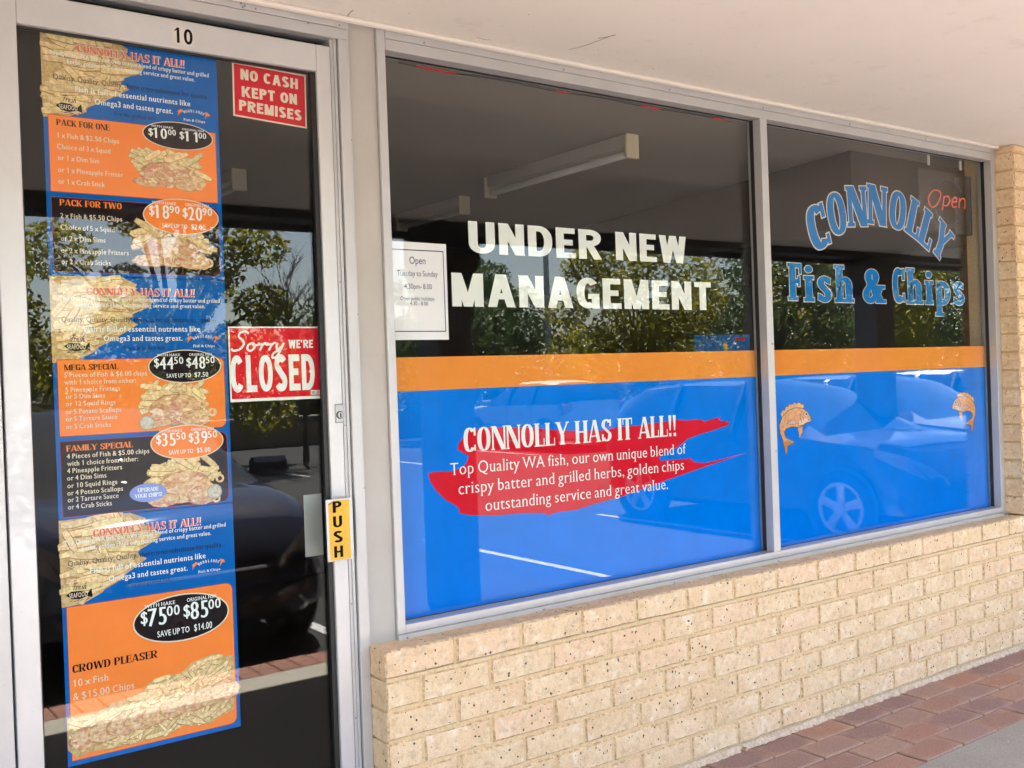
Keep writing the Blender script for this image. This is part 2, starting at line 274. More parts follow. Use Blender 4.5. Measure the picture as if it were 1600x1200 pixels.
B = {'arch': [['C', 2.1499, 1.307, 0.155, 18], ['O', 2.2781, 1.3704, 0.15, 12], ['N', 2.4208, 1.411, 0.145, 4], ['N', 2.5654, 1.4253, 0.145, -3],
          ['O', 2.7167, 1.4134, 0.145, -10], ['L', 2.8482, 1.3849, 0.145, -22], ['L', 2.9448, 1.3415, 0.145, -27],
          ['Y', 3.0595, 1.2949, 0.145, -35]],
 'barcode': [[-0.1299, 0.7227], [-0.0911, 0.7231], [-0.0918, 0.7071], [-0.1305, 0.7068]],
 'cash': [[-0.3216, 1.6032], [-0.1109, 1.5966], [-0.1129, 1.4473], [-0.3237, 1.457]],
 'cashtext': [['NO CASH', -0.3005, 1.557, -0.1355, 1.5524, 0.0288, 'sansx', 'cream'],
              ['KEPT ON', -0.2978, 1.5105, -0.1391, 1.5096, 0.0288, 'sansx', 'cream'],
              ['PREMISES', -0.3072, 1.4735, -0.1284, 1.4667, 0.0288, 'sansx', 'cream']],
 'closed': [[-0.3599, 0.8981], [-0.0921, 0.8966], [-0.0902, 0.6972], [-0.3596, 0.6988]],
 'closedtext': [['CLOSED', -0.3641, 0.7193, -0.1165, 0.7205, 0.0969, 'sansb', 'white'],
                ["WE'RE", -0.1899, 0.837, -0.1176, 0.8388, 0.0229, 'sansb', 'white'],
                ['Sorry', -0.3597, 0.834, -0.2121, 0.8407, 0.048, 'script', 'white']],
 'fish1': [[1.8679, 0.3869], [2.0698, 0.6002]],
 'fish2': [[3.0984, 0.3964], [3.3034, 0.5972]],
 'fishchips': [['Fish', 1.948, 1.0002, 2.379, 1.0054, 0.1524, 'fat', 'blue'], ['&', 2.4416, 1.0036, 2.6081, 1.006, 0.1464, 'fat', 'blue'],
               ['Chips', 2.6603, 1.0026, 3.235, 1.0062, 0.1574, 'fat', 'blue']],
 'grey': [[-0.1486, 0.4302], [-0.0954, 0.4304], [-0.1002, 0.2594], [-0.1505, 0.2607]],
 'hdrchips': [[-0.7939, 1.6066], [-0.6277, 1.6083], [-0.5898, 1.5907], [-0.595, 1.5771], [-0.5521, 1.5484], [-0.5605, 1.5359], [-0.6129, 1.5107],
              [-0.6086, 1.5002], [-0.5904, 1.4899], [-0.6563, 1.4494], [-0.6869, 1.4345], [-0.7022, 1.4201], [-0.7468, 1.4007], [-0.7942, 1.398]],
 'lock': [[-0.0705, 0.6793], [-0.04, 0.678], [-0.042, 0.629], [-0.0725, 0.6297]],
 'neon': [[2.9895, 1.4411], [3.3166, 1.491], [2.9177, 1.6254], [3.3761, 1.637], [3.3512, 1.4075], [3.0135, 1.6814], [3.2609, 1.6844],
          [2.995, 1.5385]],
 'paper': [[0.139, 1.1509], [0.3412, 1.1493], [0.3406, 0.8585], [0.1271, 0.8599], [0.1445, 1.1286], [0.3309, 1.1235], [0.3301, 0.8839],
           [0.1345, 0.8843]],
 'ptext': [['Open', 0.2101, 1.0859, 0.2656, 1.0861, 0.0211, 'sans', 'ink'],
           ['Tuesday to Sunday', 0.166, 1.0494, 0.3073, 1.0517, 0.0163, 'sans', 'ink'],
           ['4.30pm- 8.00', 0.1894, 1.0112, 0.2851, 1.0115, 0.0153, 'sans', 'ink'],
           ['Open public holidays', 0.175, 0.9769, 0.2927, 0.9768, 0.0115, 'sans', 'ink'],
           ['4.30 - 8.00', 0.2072, 0.9622, 0.2695, 0.962, 0.0115, 'sans', 'ink']],
 'push': [[-0.1323, 0.4221], [-0.0603, 0.4237], [-0.0543, 0.2538], [-0.127, 0.2522], [-0.1261, 0.4192], [-0.0662, 0.422], [-0.0632, 0.2523],
          [-0.1232, 0.2534]],
 'pushl': [['P', -0.0971, 0.4005, 0.0324], ['U', -0.0978, 0.3603, 0.0324], ['S', -0.0965, 0.3199, 0.0324], ['H', -0.0952, 0.2794, 0.0324]],
 'sheet1': {'blob': [[-0.7694, 1.4133], [-0.7009, 1.4561]],
            'corners': [[-0.7939, 1.6066], [-0.3684, 1.606], [-0.3604, 1.0204], [-0.7927, 1.0215]],
            'head': [['CONNOLLY HAS IT ALL!!', -0.7118, 1.5633, -0.451, 1.5651, 0.0185, 'fat', 'title'],
                     ['Top Quality WA fish, our own unique blend of crispy batter and grilled', -0.776, 1.5501, -0.386, 1.5481, 0.0104, 'serif',
                      'white'],
                     ['herbs, golden chips outstanding service and great value.', -0.7363, 1.5332, -0.4239, 1.5327, 0.0104, 'serif', 'white'],
                     ['Quality, Quality, Quality, there is no substitute for quality.', -0.7689, 1.49, -0.3899, 1.4924, 0.0129, 'light', 'black'],
                     ['Fish is full of essential nutrients like', -0.7196, 1.4683, -0.4381, 1.4662, 0.0137, 'serif', 'white'],
                     ['Omega3 and tastes great.', -0.6747, 1.4408, -0.4836, 1.4432, 0.0137, 'serif', 'white'],
                     ['Try the grilled fish', -0.6316, 1.4194, -0.5289, 1.4206, 0.0097, 'light', 'black']],
            'logo': [[-0.4694, 1.4261], [-0.389, 1.4708]],
            'pan': [['orange', [[-0.7826, 1.4055], [-0.3744, 1.4039], [-0.3676, 1.2197], [-0.7819, 1.2238]],
                     [['PACK FOR ONE', -0.7656, 1.38, -0.6421, 1.3818, 0.0148, 'fat', 'black'],
                      ['1 x Fish & $2.50 Chips', -0.7645, 1.3502, -0.621, 1.3525, 0.0117, 'serif', 'cream'],
                      ['Choice of 3 x Squid', -0.7655, 1.3241, -0.6419, 1.325, 0.0117, 'serif', 'cream'],
                      ['or 1 x Dim Sim', -0.765, 1.2972, -0.6693, 1.2979, 0.0117, 'serif', 'cream'],
                      ['or 1 x Pineapple Fritter', -0.7653, 1.2681, -0.614, 1.2689, 0.0118, 'serif', 'cream'],
                      ['or 1 x Crab Stick', -0.7656, 1.2404, -0.6578, 1.2407, 0.0117, 'serif', 'cream']],
                     {'a': '10', 'ac': '00', 'b': '11', 'bc': '00', 'c': [-0.4726, 1.3863], 'col': 'black', 'rx': 0.0907, 'rz': 0.0355, 'save': None},
                     [[-0.495, 1.3103], [-0.493, 1.3644]], [[-0.5956, 1.3488], [-0.3908, 1.2414]]],
                    ['black', [[-0.7823, 1.213], [-0.3665, 1.2012], [-0.3695, 1.0311], [-0.7853, 1.0293]],
                     [['PACK FOR TWO', -0.7653, 1.1882, -0.62, 1.1889, 0.0149, 'fat', 'orange'],
                      ['2 x Fish & $5.50 Chips', -0.7642, 1.1576, -0.6203, 1.1587, 0.0117, 'serif', 'cream'],
                      ['Choice of 5 x Squid', -0.7645, 1.1299, -0.639, 1.1315, 0.0117, 'serif', 'cream'],
                      ['or 2 x Dim Sims', -0.7647, 1.1038, -0.6621, 1.1034, 0.0117, 'serif', 'cream'],
                      ['or 2 x Pineapple Fritters', -0.765, 1.0753, -0.6072, 1.0742, 0.0118, 'serif', 'cream'],
                      ['or 2 x Crab Sticks', -0.7652, 1.0484, -0.6512, 1.0471, 0.0117, 'serif', 'cream']],
                     {'a': '18',
                      'ac': '90',
                      'b': '20',
                      'bc': '90',
                      'c': [-0.472, 1.1793],
                      'col': 'orange',
                      'rx': 0.0978,
                      'rz': 0.0462,
                      'save': '$2.00'},
                     None, [[-0.6054, 1.166], [-0.3779, 1.0376]]]]},
 'sheet2': {'blob': [[-0.7713, 0.8363], [-0.6996, 0.8759]],
            'corners': [[-0.7928, 1.0192], [-0.3605, 1.0179], [-0.3664, 0.4307], [-0.8013, 0.4382]],
            'head': [['CONNOLLY HAS IT ALL!!', -0.7109, 0.9741, -0.4465, 0.9742, 0.0185, 'fat', 'title'],
                     ['Top Quality WA fish, our own unique blend of crispy batter and grilled', -0.7734, 0.9607, -0.3792, 0.9586, 0.0104, 'serif',
                      'white'],
                     ['herbs, golden chips outstanding service and great value.', -0.7376, 0.9473, -0.4191, 0.943, 0.0104, 'serif', 'white'],
                     ['Quality, Quality, Quality, there is no substitute for quality.', -0.7702, 0.9101, -0.3863, 0.9065, 0.0128, 'light', 'black'],
                     ['Fish is full of essential nutrients like', -0.7199, 0.8869, -0.434, 0.8823, 0.0137, 'serif', 'white'],
                     ['Omega3 and tastes great.', -0.6746, 0.8617, -0.4806, 0.861, 0.0137, 'serif', 'white'],
                     ['Try the grilled fish', -0.6289, 0.8407, -0.5264, 0.8378, 0.0096, 'light', 'black']],
            'logo': [[-0.4665, 0.842], [-0.3858, 0.8746]],
            'pan': [['orange', [[-0.7856, 0.8197], [-0.3657, 0.8138], [-0.3709, 0.6319], [-0.785, 0.6358]],
                     [['MEGA SPECIAL', -0.7686, 0.7932, -0.643, 0.7902, 0.014, 'fat', 'black'],
                      ['5 Pieces of Fish & $6.00 chips', -0.7691, 0.7771, -0.5736, 0.7724, 0.0115, 'serif', 'cream'],
                      ['with 1 choice from either:', -0.7698, 0.7594, -0.6017, 0.7556, 0.0114, 'serif', 'cream'],
                      ['5 Pineapple Fritters', -0.7675, 0.7409, -0.6403, 0.7378, 0.0114, 'serif', 'cream'],
                      ['or 5 Dim Sims', -0.7674, 0.7247, -0.6767, 0.7218, 0.0113, 'serif', 'cream'],
                      ['or 12 Squid Rings', -0.768, 0.7071, -0.6523, 0.7042, 0.0114, 'serif', 'cream'],
                      ['or 5 Potato Scallops', -0.7694, 0.6879, -0.6392, 0.6854, 0.0114, 'serif', 'cream'],
                      ['or 5 Tartare Sauce', -0.7693, 0.6702, -0.6497, 0.6685, 0.0114, 'serif', 'cream'],
                      ['or 5 Crab Sticks', -0.7693, 0.6517, -0.6656, 0.6504, 0.0113, 'serif', 'cream']],
                     {'a': '44',
                      'ac': '50',
                      'b': '48',
                      'bc': '50',
                      'c': [-0.4765, 0.7952],
                      'col': 'black',
                      'rx': 0.0945,
                      'rz': 0.0428,
                      'save': '$7.50'},
                     None, [[-0.6013, 0.7668], [-0.3934, 0.6298]]],
                    ['black', [[-0.7889, 0.6261], [-0.3767, 0.6154], [-0.3767, 0.4334], [-0.7917, 0.4463]],
                     [['FAMILY SPECIAL', -0.7712, 0.598, -0.6154, 0.5957, 0.0141, 'fat', 'orange'],
                      ['4 Pieces of Fish & $5.00 chips', -0.7704, 0.581, -0.5752, 0.5776, 0.0115, 'serif', 'cream'],
                      ['with 1 choice from either:', -0.7703, 0.5633, -0.6034, 0.5604, 0.0114, 'serif', 'cream'],
                      ['4 Pineapple Fritters', -0.7709, 0.5457, -0.6428, 0.5429, 0.0114, 'serif', 'cream'],
                      ['or 4 Dim Sims', -0.7716, 0.5273, -0.6807, 0.5271, 0.0113, 'serif', 'cream'],
                      ['or 10 Squid Rings', -0.7715, 0.5103, -0.6556, 0.5075, 0.0114, 'serif', 'cream'],
                      ['or 4 Potato Scallops', -0.7721, 0.4919, -0.6424, 0.4905, 0.0114, 'serif', 'cream'],
                      ['or 2 Tartare Sauce', -0.772, 0.4757, -0.6538, 0.4741, 0.0114, 'serif', 'cream'],
                      ['or 4 Crab Sticks', -0.7719, 0.4588, -0.6704, 0.4568, 0.0113, 'serif', 'cream']],
                     {'a': '35',
                      'ac': '50',
                      'b': '39',
                      'bc': '50',
                      'c': [-0.478, 0.601],
                      'col': 'orange',
                      'rx': 0.0946,
                      'rz': 0.0444,
                      'save': '$5.00'},
                     None, [[-0.5896, 0.5738], [-0.3786, 0.4286]]]]},
 'sheet3': {'blob': [[-0.7882, 0.2449], [-0.714, 0.2708]],
            'corners': [[-0.8014, 0.4359], [-0.3665, 0.4282], [-0.382, -0.163], [-0.8103, -0.1537]],
            'head': [['CONNOLLY HAS IT ALL!!', -0.7172, 0.3883, -0.4521, 0.3814, 0.0184, 'fat', 'title'],
                     ['Top Quality WA fish, our own unique blend of crispy batter and grilled', -0.7836, 0.3732, -0.3851, 0.3728, 0.0104, 'serif',
                      'white'],
                     ['herbs, golden chips outstanding service and great value.', -0.7442, 0.3574, -0.4252, 0.3533, 0.0104, 'serif', 'white'],
                     ['Quality, Quality, Quality, there is no substitute for quality.', -0.7768, 0.3216, -0.3956, 0.3212, 0.0128, 'light', 'black'],
                     ['Fish is full of essential nutrients like', -0.7278, 0.3008, -0.4419, 0.2937, 0.0136, 'serif', 'white'],
                     ['Omega3 and tastes great.', -0.684, 0.2711, -0.4895, 0.2721, 0.0136, 'serif', 'white'],
                     ['Try the grilled fish', -0.6389, 0.2509, -0.5344, 0.2524, 0.0096, 'light', 'black']],
            'logo': [[-0.4751, 0.2586], [-0.3928, 0.2821]],
            'pan': [['orange', [[-0.7903, 0.2253], [-0.3778, 0.2211], [-0.39, -0.1443], [-0.7979, -0.1469]],
                     [['CROWD PLEASER', -0.7758, 0.0658, -0.5736, 0.0626, 0.0188, 'fat', 'black'],
                      ['10 x Fish', -0.7748, 0.0324, -0.6935, 0.0289, 0.017, 'light', 'cream'],
                      ['& $15.00 Chips', -0.7767, -0.0003, -0.6334, -0.0025, 0.0171, 'light', 'cream']],
                     {'a': '75',
                      'ac': '00',
                      'b': '85',
                      'bc': '00',
                      'c': [-0.5087, 0.1544],
                      'col': 'black',
                      'rx': 0.1232,
                      'rz': 0.0603,
                      'save': '$14.00'},
                     None,
                     [[-0.8063, -0.0414], [-0.7254, -0.0442], [-0.6918, -0.028], [-0.6177, -0.0202], [-0.5931, 0.0068], [-0.5123, 0.0149],
                      [-0.4868, 0.0345], [-0.4326, 0.0457], [-0.3764, 0.0301], [-0.3817, -0.109], [-0.4511, -0.1303], [-0.5256, -0.1215],
                      [-0.5667, -0.1395], [-0.653, -0.135], [-0.7434, -0.1334], [-0.773, -0.1401], [-0.8083, -0.1175]]]]},
 'swoosh': [[0.2491, 0.4576], [0.2678, 0.4604], [0.3365, 0.4576], [0.3764, 0.4676], [0.3903, 0.4827], [0.3981, 0.4984], [0.3567, 0.5221],
            [0.3618, 0.5402], [0.3895, 0.5679], [0.4078, 0.5802], [0.4758, 0.5814], [0.5689, 0.5776], [0.6553, 0.5711], [0.7543, 0.5574],
            [0.8362, 0.551], [0.9748, 0.5444], [1.0081, 0.5531], [1.1094, 0.5532], [1.2381, 0.5597], [1.2985, 0.5633], [1.3498, 0.5583],
            [1.4333, 0.5585], [1.443, 0.5486], [1.5367, 0.5627], [1.5187, 0.5516], [1.5812, 0.5387], [1.5772, 0.5292], [1.5276, 0.52],
            [1.4753, 0.5112], [1.4069, 0.5012], [1.3564, 0.4903], [1.3127, 0.4677], [1.2569, 0.4508], [1.2084, 0.4338], [1.2142, 0.422],
            [1.2715, 0.4199], [1.3663, 0.4196], [1.3855, 0.4041], [1.4423, 0.395], [1.5394, 0.4042], [1.6723, 0.4174], [1.4349, 0.3814],
            [1.2361, 0.3493], [1.0342, 0.314], [0.888, 0.298], [0.8175, 0.2881], [0.7627, 0.2891], [0.7221, 0.2879], [0.7018, 0.2823],
            [0.6824, 0.2922], [0.6046, 0.3005], [0.4915, 0.3051], [0.401, 0.3149], [0.3528, 0.3275], [0.3577, 0.338], [0.345, 0.3503],
            [0.3069, 0.3725], [0.274, 0.4048], [0.254, 0.4355]],
 'ten': [['10', -0.4858, 1.6166, -0.4401, 1.616, 0.0375, 'sans', 'black']],
 'tenbg': [[-0.4876, 1.6551], [-0.4353, 1.656], [-0.437, 1.6116], [-0.4892, 1.6112]],
 'tubs': [[-0.5787, 0.6551], [-0.5581, 0.654], [-0.4124, 0.4671], [-0.3902, 0.465]],
 'under': [['UNDER', 0.4248, 1.1256, 0.9716, 1.1283, 0.1, 'sansb', 'white'], ['NEW', 1.0331, 1.1286, 1.3804, 1.1293, 0.0978, 'sansb', 'white'],
           ['MANAGEMENT', 0.3565, 0.9612, 1.504, 0.96, 0.1033, 'sansb', 'white']],
 'upgrade': [[-0.582, 0.4807], [-0.5358, 0.4764], [-0.5811, 0.504]],
 'wtext': [['CONNOLLY HAS IT ALL!!', 0.3797, 0.5116, 1.2982, 0.5056, 0.0658, 'fat', 'white'],
           ['Top Quality WA fish, our own unique blend of', 0.3278, 0.4451, 1.344, 0.4376, 0.036, 'light', 'white'],
           ['crispy batter and grilled herbs, golden chips', 0.3555, 0.3839, 1.3314, 0.3804, 0.036, 'light', 'white'],
           ['outstanding service and great value.', 0.4531, 0.3225, 1.2475, 0.3185, 0.0362, 'light', 'white']]}
# ------------------------------------------------------------------ lettering
# pen strokes: offset is V across and H up, so one set of centre lines gives plain bold or thick-and-thin faces
def arc(cx, cy, rx, ry, a0, a1, n=18, p=2.25):
    out = []
    for i in range(n+1):
        a = R(a0+(a1-a0)*i/n); c, s = math.cos(a), math.sin(a)
        out.append((cx+rx*math.copysign(abs(c)**(2/p), c), cy+ry*math.copysign(abs(s)**(2/p), s)))
    return out
def pen(pts, V, H):
    n = len(pts); Lf = []; Rt = []
    for i in range(n):
        a = pts[max(0, i-1)]; b = pts[min(n-1, i+1)]; dx, dy = b[0]-a[0], b[1]-a[1]; l = math.hypot(dx, dy) or 1
        nx, ny = -dy/l, dx/l; Lf.append((pts[i][0]+nx*V, pts[i][1]+ny*H)); Rt.append((pts[i][0]-nx*V, pts[i][1]-ny*H))
    return [[Lf[i], Lf[i+1], Rt[i+1], Rt[i]] for i in range(n-1)]
def para(x0, y0, x1, y1, t): return [[(x0-t/2, y0), (x0+t/2, y0), (x1+t/2, y1), (x1-t/2, y1)]]
def rect(x0, x1, y0, y1): return [[(x0, y0), (x1, y0), (x1, y1), (x0, y1)]]
CAPW = dict(A=.70, B=.62, C=.60, D=.64, E=.52, F=.50, G=.64, H=.66, I=.0, K=.66, L=.50, M=.84, N=.68, O=.66, P=.60, R=.64, S=.58, T=.58, U=.64, V=.70, W=1.0, Y=.68, X=.68, Z=.56)
SANW = dict(CAPW, N=.60, U=.60, D=.60, E=.49, R=.60, W=.84, M=.70, A=.64, G=.60, T=.53, B=.58, C=.58, H=.60, S=.55, O=.61, P=.55, L=.46)
def cap(ch, v, h, s=0, t=.06):
    """polygons of a capital, cap height 1; v,h stroke weights across/up, s serif reach, t serif thickness"""
    w = (CAPW if s else SANW)[ch] if ch != 'I' else v; V, H = v/2, h/2; P = []; x0, x1 = V, w-V; thin = v if not s else max(h*1.25, v*.42)
    def ser(x, y, wid=None):
        if s:
            wd = (wid or v)/2+s; P.extend(rect(x-wd, x+wd, 0, t) if y == 0 else rect(x-wd, x+wd, 1-t, 1))
    if ch in 'BDEFHIKLPRMN' and ch != 'M' and ch != 'N':
        P += rect(0, v, 0, 1); ser(V, 0); ser(V, 1)
    if ch == 'A':
        P += para(thin/2, 0, w/2-v*.12, 1, thin) + para(w-V, 0, w/2+v*.05, 1, v) + rect(w*.24, w*.78, .24, .24+h); ser(thin/2, 0, thin); ser(w-V, 0)
    elif ch == 'B':
        P += rect(V, w*.55, 1-h, 1)+rect(V, w*.55, 0, h)+rect(V, w*.55, .5-H, .5+H)+pen(arc(w*.5, .75, w*.5-V-.02, .25-H, -90, 90), V, H)+pen(arc(w*.5, .25, w*.5-V, .25-H, -90, 90), V, H)
    elif ch in 'CG':
        P += pen(arc(w/2, .5, w/2-V, .5-H, 42, 318 if ch == 'C' else 300, 26), V, H)
        if s: P += rect(w-v*.5, w, .66, .99)
        if ch == 'G': P += rect(w-v, w, .0 if not s else .03, .48) + rect(w*.5, w, .48-h*.9, .48); P += rect(w-v-s, w+s*.7, .48-t, .48) if s else []
        elif s: P += rect(w-v*.4, w, .04, .28)
    elif ch == 'D': P += rect(V, w*.45, 1-h, 1)+rect(V, w*.45, 0, h)+pen(arc(w*.42, .5, w*.58-V, .5-H, -90, 90, 22), V, H)
    elif ch in 'EF':
        P += rect(V, w, 1-h, 1)+rect(V, w*.88, .52-H, .52+H)
        if ch == 'E': P += rect(V, w*1.03, 0, h)
        if s: P += rect(w-t, w, .72, 1)+rect(w*.88-t, w*.88, .38, .66)+(rect(w*1.03-t, w*1.03, 0, .3) if ch == 'E' else [])
    elif ch == 'H': P += rect(w-v, w, 0, 1)+rect(V, w-V, .5-H, .5+H); ser(w-V, 0); ser(w-V, 1)
    elif ch == 'K': P += para(v*.9, .38, w-V*1.1, 1, thin*1.15)+para(w-V, 0, v*1.35, .55, v*1.1); ser(w-V, 0); ser(w-V, 1, thin)
    elif ch == 'L': P += rect(V, w, 0, h); P += rect(w-t, w, 0, .34) if s else []
    elif ch == 'M':
        lt = thin if s else v; P += rect(0, lt, 0, 1)+rect(w-v, w, 0, 1)+para(lt*.6, 1, w/2, 0.0 if not s else .02, v*.95)+para(w-v*.6, 1, w/2, 0.0 if not s else .02, thin*.95); ser(lt/2, 0, lt); ser(w-V, 0); ser(w-V, 1); ser(lt/2, 1, lt)
    elif ch == 'N':
        lt = thin if s else v; P += rect(0, lt, 0, 1)+rect(w-lt, w, 0, 1)+para(V, 1, w-V, 0, v*1.15); ser(lt/2, 0, lt); ser(lt/2, 1, lt); ser(w-lt/2, 1, lt)
    elif ch == 'O': P += pen(arc(w/2, .5, w/2-V, .5-H, 0, 360, 36), V, H)
    elif ch in 'PR':
        P += rect(V, w*.5, 1-h, 1)+rect(V, w*.5, .44, .44+h)+pen(arc(w*.46, .72, w*.54-V, .28-H, -90, 90, 16), V, H)
        if ch == 'R': P += para(w-V*.9, 0, w*.46, .5, v*1.05); ser(w-V*.9, 0) if s else None
    elif ch == 'S':
        top = arc(w/2, .74, w/2-V, .26-H, 25, 200, 16); bot = arc(w/2, .265, w/2-V, .265-H, 20, -155, 16)
        P += pen(top+bot[0:], V, H*1.15)
        if s: P += rect(w-v*.55, w-v*.05, .68, .99)+rect(v*.05, v*.55, .01, .32)
    elif ch == 'T': P += rect(w/2-V, w/2+V, 0, 1)+rect(0, w, 1-h, 1); ser(w/2, 0); P += rect(0, t, .70, 1)+rect(w-t, w, .70, 1) if s else []
    elif ch == 'U':
        P += rect(0, v, .3, 1)+rect(w-(thin if s else v), w, .3, 1)+pen(arc(w/2, .34, w/2-V, .34-H, 180, 360, 18), V, H); ser(V, 1); ser(w-(thin if s else v)/2, 1, thin if s else v)
    elif ch == 'V': P += para(V, 1, w/2, 0, v)+para(w-thin/2, 1, w/2, 0, thin); ser(V, 1); ser(w-thin/2, 1, thin)
    elif ch == 'W':
        P += para(V, 1, w*.27, 0, v)+para(w*.5, 1, w*.27, 0, thin)+para(w*.5, 1, w*.74, 0, v)+para(w-thin/2, 1, w*.74, 0, thin); ser(V, 1); ser(w-thin/2, 1, thin)
    elif ch == 'Y': P += rect(w/2-V, w/2+V, 0, .45)+para(w/2, .42, V, 1, v)+para(w/2, .42, w-thin/2, 1, thin); ser(w/2, 0); ser(V, 1); ser(w-thin/2, 1, thin)
    elif ch == 'X': P += para(V, 1, w-V, 0, v)+para(w-V, 1, V, 0, thin)
    elif ch == 'Z': P += rect(0, w, 1-h, 1)+rect(0, w, 0, h)+para(V, 0, w-V, 1, v)
    return w, P
# other characters: outlines of Blender's built-in face, emboldened across/up and given slab serifs
_gc = {}; _CAP = None
def raw_glyph(ch):
    if ch in _gc: return _gc[ch]
    def ev(t):
        c = bpy.data.curves.new('g', 'FONT'); c.body = t; c.size = 1; c.resolution_u = 5
        o = bpy.data.objects.new('g', c); me = o.to_mesh(); vs = [(v.co.x, v.co.y) for v in me.vertices]; fs = [tuple(p.vertices) for p in me.polygons]
        o.to_mesh_clear(); bpy.data.objects.remove(o); bpy.data.curves.remove(c); return vs, fs
    vs, fs = ev(ch); a, _ = ev('HH'); b, _ = ev('H'+ch+'H'); adv = max(v[0] for v in b)-max(v[0] for v in a)
    cnt = {}
    for f in fs:
        for i in range(len(f)):
            e = (f[i], f[(i+1) % len(f)]); k = (min(e), max(e)); cnt.setdefault(k, []).append((e, f))
    nrm = [[0, 0] for _ in vs]; be = []
    for k, l in cnt.items():
        if len(l) == 1:
            (i, j), f = l[0]; dx, dy = vs[j][0]-vs[i][0], vs[j][1]-vs[i][1]; ln = math.hypot(dx, dy) or 1; nx, ny = dy/ln, -dx/ln
            o = [q for q in f if q not in (i, j)]
            if o and (vs[o[0]][0]-vs[i][0])*nx+(vs[o[0]][1]-vs[i][1])*ny > 0: nx, ny = -nx, -ny
            be.append((i, j, nx, ny))
            for q in (i, j): nrm[q][0] += nx; nrm[q][1] += ny
    nn = []
    for x, y in nrm:
        l = math.hypot(x, y) or 1; m = min(1.6, 2/max(l, .6)) if l > 1e-6 else 0; nn.append((x/l*min(m, 1.5), y/l*min(m, 1.5)))
    _gc[ch] = (vs, fs, nn, be, adv); return _gc[ch]
def glyph(ch, st):
    """returns advance and polygons in cap-height units"""
    global _CAP
    if _CAP is None: _CAP = max(v[1] for v in raw_glyph('H')[0])
    dx, dy, s, t, capv, caph = st.get('dx', 0), st.get('dy', 0), st.get('s', 0), st.get('t', .05), st.get('v'), st.get('h')
    if ch == ' ': return st.get('space', .34), []
    if capv and ch in CAPW:
        w, P = cap(ch, capv, caph, s, t); g = st.get('gap', .09); e = st.get('grow', 0)
        return w+g+2*s*.6, [[(x+g/2+s*.6, y) for x, y in p] for p in P]
    if capv and ch == "'": return capv*1.2, [[(0.02, .66), (capv*.6, .66), (capv*.9, 1), (0, 1)]]
    if ch == '!' and s: return .30, [[(.09, .28), (.16, .28), (.23, 1), (.02, 1)], *rect(.05, .20, 0, .15)]
    vs, fs, nn, be, adv = raw_glyph(ch); k = 1/_CAP
    if ch == ' ': return adv*k, []
    P = [[((vs[i][0]*k+nn[i][0]*dx), (vs[i][1]*k+nn[i][1]*dy)) for i in f] for f in fs]
    if s:
        for i, j, nx, ny in be:
            a, b = vs[i], vs[j]; ln = abs(a[0]-b[0])*k
            if abs(a[1]-b[1]) < 1e-4 and .07 < ln < .22 and ch not in '.,:-$tefgacs4571!':
                cx = (a[0]+b[0])/2*k; yy = a[1]*k+ny*dy; hw = ln/2+dx+s; P += rect(cx-hw, cx+hw, yy, yy+t) if ny < 0 else rect(cx-hw, cx+hw, yy-t, yy)
    if ch == '1':
        X = max(p[0] for q in P for p in q); x0 = min(p[0] for q in P for p in q); P.append([(x0+.01, .98), (x0+.01, .86), (x0-.17, .74), (x0-.17, .84)]); adv += .12/k
        return adv*k+2*dx+s*.8, [[(x+dx+.10, y) for x, y in p] for p in P]
    return adv*k+2*dx+s*.8+st.get('track', 0), [[(x+dx, y) for x, y in p] for p in P]
STY = dict(
    sansb=dict(v=.205, h=.185, gap=.095, space=.26, dx=.06, dy=.04), sansx=dict(v=.215, h=.21, gap=.10, space=.34, dx=.07, dy=.06),
    fat=dict(v=.20, h=.065, s=.05, t=.045, gap=.02, space=.34, dx=.052, dy=.0), price=dict(dx=.045, dy=-.01, s=.05, t=.045), light=dict(dx=.0, dy=-.016, s=.062, t=.032, track=.0),
    serif=dict(dx=.028, dy=.006, s=.045, t=.045, track=.01), sans=dict(dx=.0, dy=0), sansm=dict(dx=.04, dy=.03), slab=dict(dx=.085, dy=.02, s=.075, t=.10, v=.25, h=.12, gap=.03, space=.34))
def layout(text, st):
    x = 0; out = []
    for c in text:
        a, P = glyph(c, st); out.append((c, x, P)); x += a
    return x, out
_lay = [0]
def put_text(mb, text, X0, Z0, X1, Z1, ch, style, Y, mi=0, letters=None, depth=.00002):
    st = STY[style]; w, gl = layout(text, st); fl = []
    xs = [p[0]+x for c, x, P in gl for q in P for p in q]; lo, hi = min(xs), max(xs)
    sx = math.hypot(X1-X0, Z1-Z0)/(hi-lo); ux, uz = (X1-X0)/math.hypot(X1-X0, Z1-Z0), (Z1-Z0)/math.hypot(X1-X0, Z1-Z0)
    for c, x, P in gl:
        tgt = mb if letters is None else MB()
        for n, q in enumerate(P):
            yy = Y-(n % 7)*depth
            tgt.poly([(X0+((px+x-lo)*sx)*ux-py*ch*uz, yy, Z0+((px+x-lo)*sx)*uz+py*ch*ux) for px, py in q], mi)
        if letters is not None and P: letters.append((c, tgt))
def put_nat(mb, text, X, Z, W_, ch, style, Y):
    w, gl = layout(text, STY[style]); xs = [p[0]+x for c, x, P in gl for q in P for p in q]; nw = (max(xs)-min(xs))*ch*.92; nw = min(nw, W_)
    put_text(mb, text, X+(W_-nw)/2, Z, X+(W_+nw)/2, Z, ch, style, Y)
